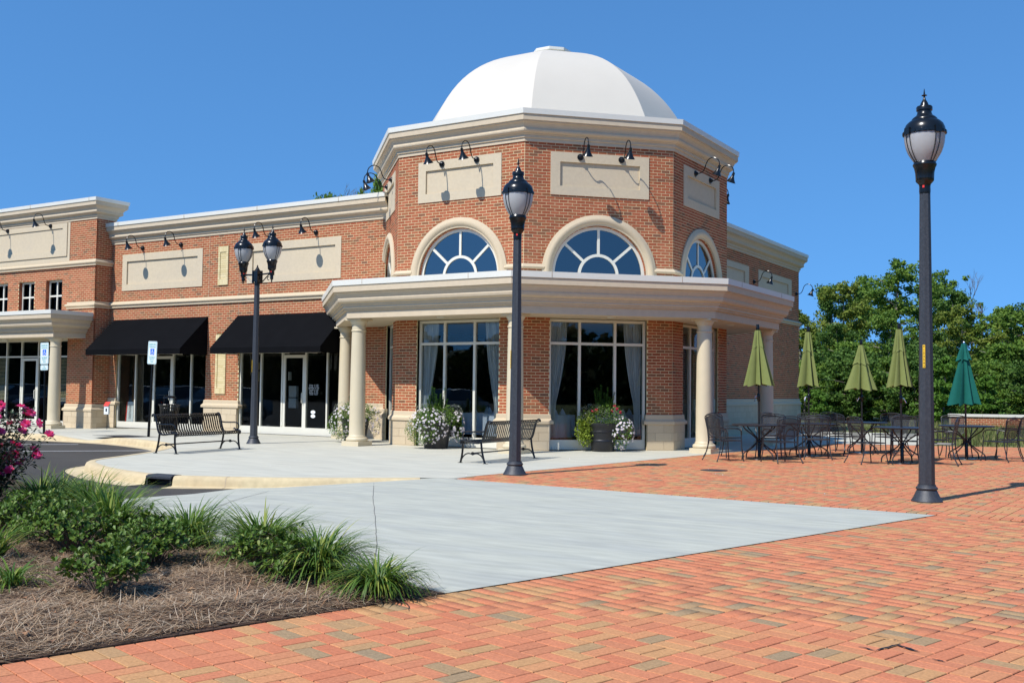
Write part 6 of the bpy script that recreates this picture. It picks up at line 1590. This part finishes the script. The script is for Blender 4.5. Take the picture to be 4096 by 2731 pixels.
# wood that closes the view round the place
N = 42000; ang_ = rng.uniform(0, 2 * pi, N); keep = []
rad = rng.uniform(80, 96, N); hz = 8.5 + 1.6 * np.sin(ang_ * 9) + .9 * np.sin(ang_ * 23 + 1) + .5 * np.sin(ang_ * 61)
zz = rng.uniform(0, 1, N) ** .8 * hz; c = np.stack([np.cos(ang_) * rad - 10, np.sin(ang_) * rad + 8, zz], 1)
fr_ = (c[:, 1] > 40) & (c[:, 0] > -80) & (c[:, 0] < 22); c = c[~fr_]; N = len(c)
u = rdir(N); v = norm(np.cross(u, rdir(N))); s = rng.uniform(.35, .85, N)[:, None]; V, F = quadset(c, u * s, v * s * .8); tag(npmesh('far_woodland', V, F, 'leafShade'), kind='stuff')
mb = MB(); nb_ = 90
for i in range(nb_ + 1):
    a = 2 * pi * i / nb_; r_ = 97; h_ = 6.6 + 1.2 * sin(a * 9) + .5 * sin(a * 22)
    if abs(math.degrees(a) - 90) < 40: h_ = 5.0
    mb.v += [(cos(a) * r_ - 10, sin(a) * r_ + 8, -.5), (cos(a) * r_ - 10, sin(a) * r_ + 8, h_), (cos(a) * (r_ + 14) - 10, sin(a) * (r_ + 14) + 8, h_ + 1), (cos(a) * (r_ + 20) - 10, sin(a) * (r_ + 20) + 8, -.5)]
for i in range(nb_):
    for k_ in range(3): a = i * 4 + k_; mb.f.append((a, a + 1, a + 5, a + 4))
tag(mb.build('wood_backing', 'leafShade'), kind='structure')  # unseen ring added behind the flakes to close sky gaps in reflections
# grass: strip between plaza and the low wall
N = 30000; x = rng.uniform(-9.5, 5, N); y = rng.uniform(30, 52, N)
ok_ = (y > 30.35 + (x + 3) * .42) & ~((x < -5.2 - (y - 30) * .17) & (y < 38)) & (y > 30); x, y = x[ok_], y[ok_]; N = len(x)
az = rng.uniform(0, 2 * pi, N); h = rng.uniform(.10, .32, N); base = np.stack([x, y, np.full(N, -.02)], 1); hd = np.stack([np.cos(az), np.sin(az), np.zeros(N)], 1); tip = base + hd * (h * rng.uniform(.1, .7, N))[:, None] + np.array([0, 0, 1]) * h[:, None]
w_ = np.stack([-np.sin(az), np.cos(az), np.zeros(N)], 1) * .012; mid = (base + tip) / 2 + np.array([0, 0, .03])
V = np.stack([base - w_, base + w_, mid + w_ * .8, mid - w_ * .8, tip + w_ * .1, tip - w_ * .1], 1).reshape(-1, 3); i = np.arange(N)[:, None] * 6
tag(npmesh('rough_grass', V, np.concatenate([i + [[0, 1, 2, 3]], i + [[3, 2, 4, 5]]]), 'grassb'), kind='stuff')
flat('lawn', 'grassg', [[(-12, 36.5), (-9.9, 36.9), (-6.9, 37.9), (-6.43, 36.6), (-5.35, 31), (-5.49, 29.19), (-3.0, 30.24), (4.6, 33), (9, 34), (9, 60), (-30, 60), (-30, 38.9), (-12, 38.9)]], -.03)
# petals blown over the plaza
N = 130; P = []
while len(P) < N:
    x, y = random.uniform(-13, -1.5), random.uniform(12.8, 24)
    if random.random() < .7: x, y = random.gauss(-9.5, 3), random.gauss(18, 3)
    if -13.5 < x < -1 and 12.9 < y < 22: P.append((x, y, .006))
P = np.array(P); d = rdir(N); d[:, 2] *= .2; V, F = quadset(P, norm(d) * rng.uniform(.008, .02, N)[:, None], norm(np.cross(d, [0, 0, 1])) * rng.uniform(.006, .012, N)[:, None]); V[:, 2] = np.maximum(V[:, 2], .003)
tag(npmesh('fallen_petals', V, F, 'wpet'), kind='stuff')
# tar marks between the near pavers
tm = thing('tar_mark', (-2.25, 6.0, .002), 'black tar smudges between the pavers in the lower right', 'stain'); mb = MB()
def smear(a, b, wd):
    a, b = Vector(a), Vector(b); d = (b - a); n_ = Vector((-d.y, d.x)).normalized(); k = 7; L1, L2 = [], []
    for i in range(k + 1): p = a + d * i / k + n_ * random.uniform(-.004, .004); w = wd * (sin(pi * (i + .3) / (k + .6))) * random.uniform(.6, 1.3); L1.append((p.x + n_.x * w, p.y + n_.y * w, .0035)); L2.append((p.x - n_.x * w, p.y - n_.y * w, .0035))
    for i in range(k): mb.quad(L1[i], L2[i], L2[i + 1], L1[i + 1])
TM = [((3480, 2545), (3560, 2551), .006), ((3565, 2552), (3610, 2562), .004), ((3435, 2588), (3515, 2602), .006)]
smear((-1.40, 6.10), (-1.27, 6.07), .006); smear((-1.26, 6.07), (-1.20, 6.03), .004); smear((-1.38, 5.79), (-1.27, 5.74), .008); smear((-1.28, 5.74), (-1.20, 5.98), .011); smear((-1.22, 5.95), (-1.08, 5.85), .013); smear((-1.0, 5.74), (-.93, 5.71), .008); mb.build('smudge', 'ink', tm)

# ---- parked cars out of frame, mirrored in the shop windows
def car(x, y, rz, col, label):
    r = thing('parked_car', (0, 0, 0), label, 'car', 'cars parked in front of the shops')
    def loft(secs, m, name, par, sm=True):
        mb = MB(); k = len(secs[0][1])
        for xx, pr in secs: mb.v += [(xx, yy, z) for yy, z in pr]
        for i in range(len(secs) - 1):
            for a in range(k): b = (a + 1) % k; mb.f.append((i * k + a, i * k + b, (i + 1) * k + b, (i + 1) * k + a))
        mb.f.append(tuple(range(k))[::-1]); mb.f.append(tuple(range((len(secs) - 1) * k, len(secs) * k))); return mb.build(name, m, par, world=False, smooth=sm)
    S = lambda w, zb, zm, zt: [(-w, zb), (w, zb), (w * 1.02, zm), (w * .9, zt), (-w * .9, zt), (-w * 1.02, zm)]
    loft([(-2.25, S(.70, .35, .6, .78)), (-2.1, S(.84, .28, .65, .92)), (-1.0, S(.88, .22, .7, .98)), (1.0, S(.88, .22, .7, .98)), (1.7, S(.86, .24, .68, .90)), (2.15, S(.78, .3, .6, .74)), (2.3, S(.66, .38, .55, .64))], col, 'body', r)
    C2 = lambda w, zb, w2, zt: [(-w, zb), (w, zb), (w2, zt), (-w2, zt)]
    loft([(-1.75, C2(.76, .9, .74, .93)), (-1.2, C2(.80, .92, .62, 1.40)), (-.2, C2(.80, .95, .62, 1.48)), (.5, C2(.80, .95, .60, 1.42)), (1.25, C2(.78, .90, .74, .94))], MT['shopglass_dark'], 'windows', r)
    loft([(-1.15, C2(.60, 1.40, .56, 1.44)), (-.2, C2(.62, 1.475, .56, 1.51)), (.45, C2(.60, 1.42, .55, 1.46))], col, 'roof', r)
    for sx_ in (-1.4, 1.4):
        for sy in (-1, 1):
            mb = MB(); mb.tube([(sx_, sy * .70, .33), (sx_, sy * .90, .33)], [.33, .33], 22); w_ = mb.build('wheel', 'rubber', r, world=False); mb = MB(); mb.tube([(sx_, sy * .86, .33), (sx_, sy * .91, .33)], [.2, .19], 16); mb.build('rim', 'chrome', w_, world=False)
    for sy in (-1, 1): mb = MB(); mb.box(2.12, 2.24, sy * .62 - .12, sy * .62 + .12, .58, .70); mb.build('headlight', 'chrome', r, world=False)
    r.location = (x, y, -.15); r.rotation_euler = (0, 0, rz)
MT['shopglass_dark'] = mat('car_glass', (.01, .012, .014), .05, spec=.8); MT['silver'] = mat('silver_paint', (.16, .165, .17), .28, metal=.4, coat=.6); MT['cwhite'] = mat('white_paint', (.35, .35, .34), .3, coat=.6); MT['cred'] = mat('maroon_paint', (.10, .012, .016), .28, coat=.6); MT['cblue'] = mat('blue_grey_paint', (.03, .035, .045), .28, coat=.6)
for i, (x, y, c, l) in enumerate([(-33.5, 12.5, 'silver', 'silver'), (-36.6, 12.3, 'cblue', 'blue grey'), (-39.6, 12.6, 'cwhite', 'white'), (-42.8, 12.2, 'cred', 'maroon'), (-46, 12.5, 'silver', 'second silver'), (-30.0, 2.0, 'cred', 'second maroon'), (-33, 2.2, 'silver', 'third silver'), (-27, 1.6, 'cwhite', 'second white')]):
    car(x, y, pi / 2 + .05, c, l + ' car parked out of frame, mirrored in the shop glass')

# lettering becomes plain mesh so that each word is an object of its own
dg = bpy.context.evaluated_depsgraph_get(); dg.update()
for o in [q for q in bpy.data.objects if q.type == 'FONT']:
    me = bpy.data.meshes.new_from_object(o.evaluated_get(dg)); n = bpy.data.objects.new('lettering', me); COL.objects.link(n)
    n.parent = o.parent; n.location = o.location; n.rotation_euler = o.rotation_euler; n.scale = o.scale
    if not me.materials: me.materials.append(o.data.materials[0])
    bpy.data.objects.remove(o)
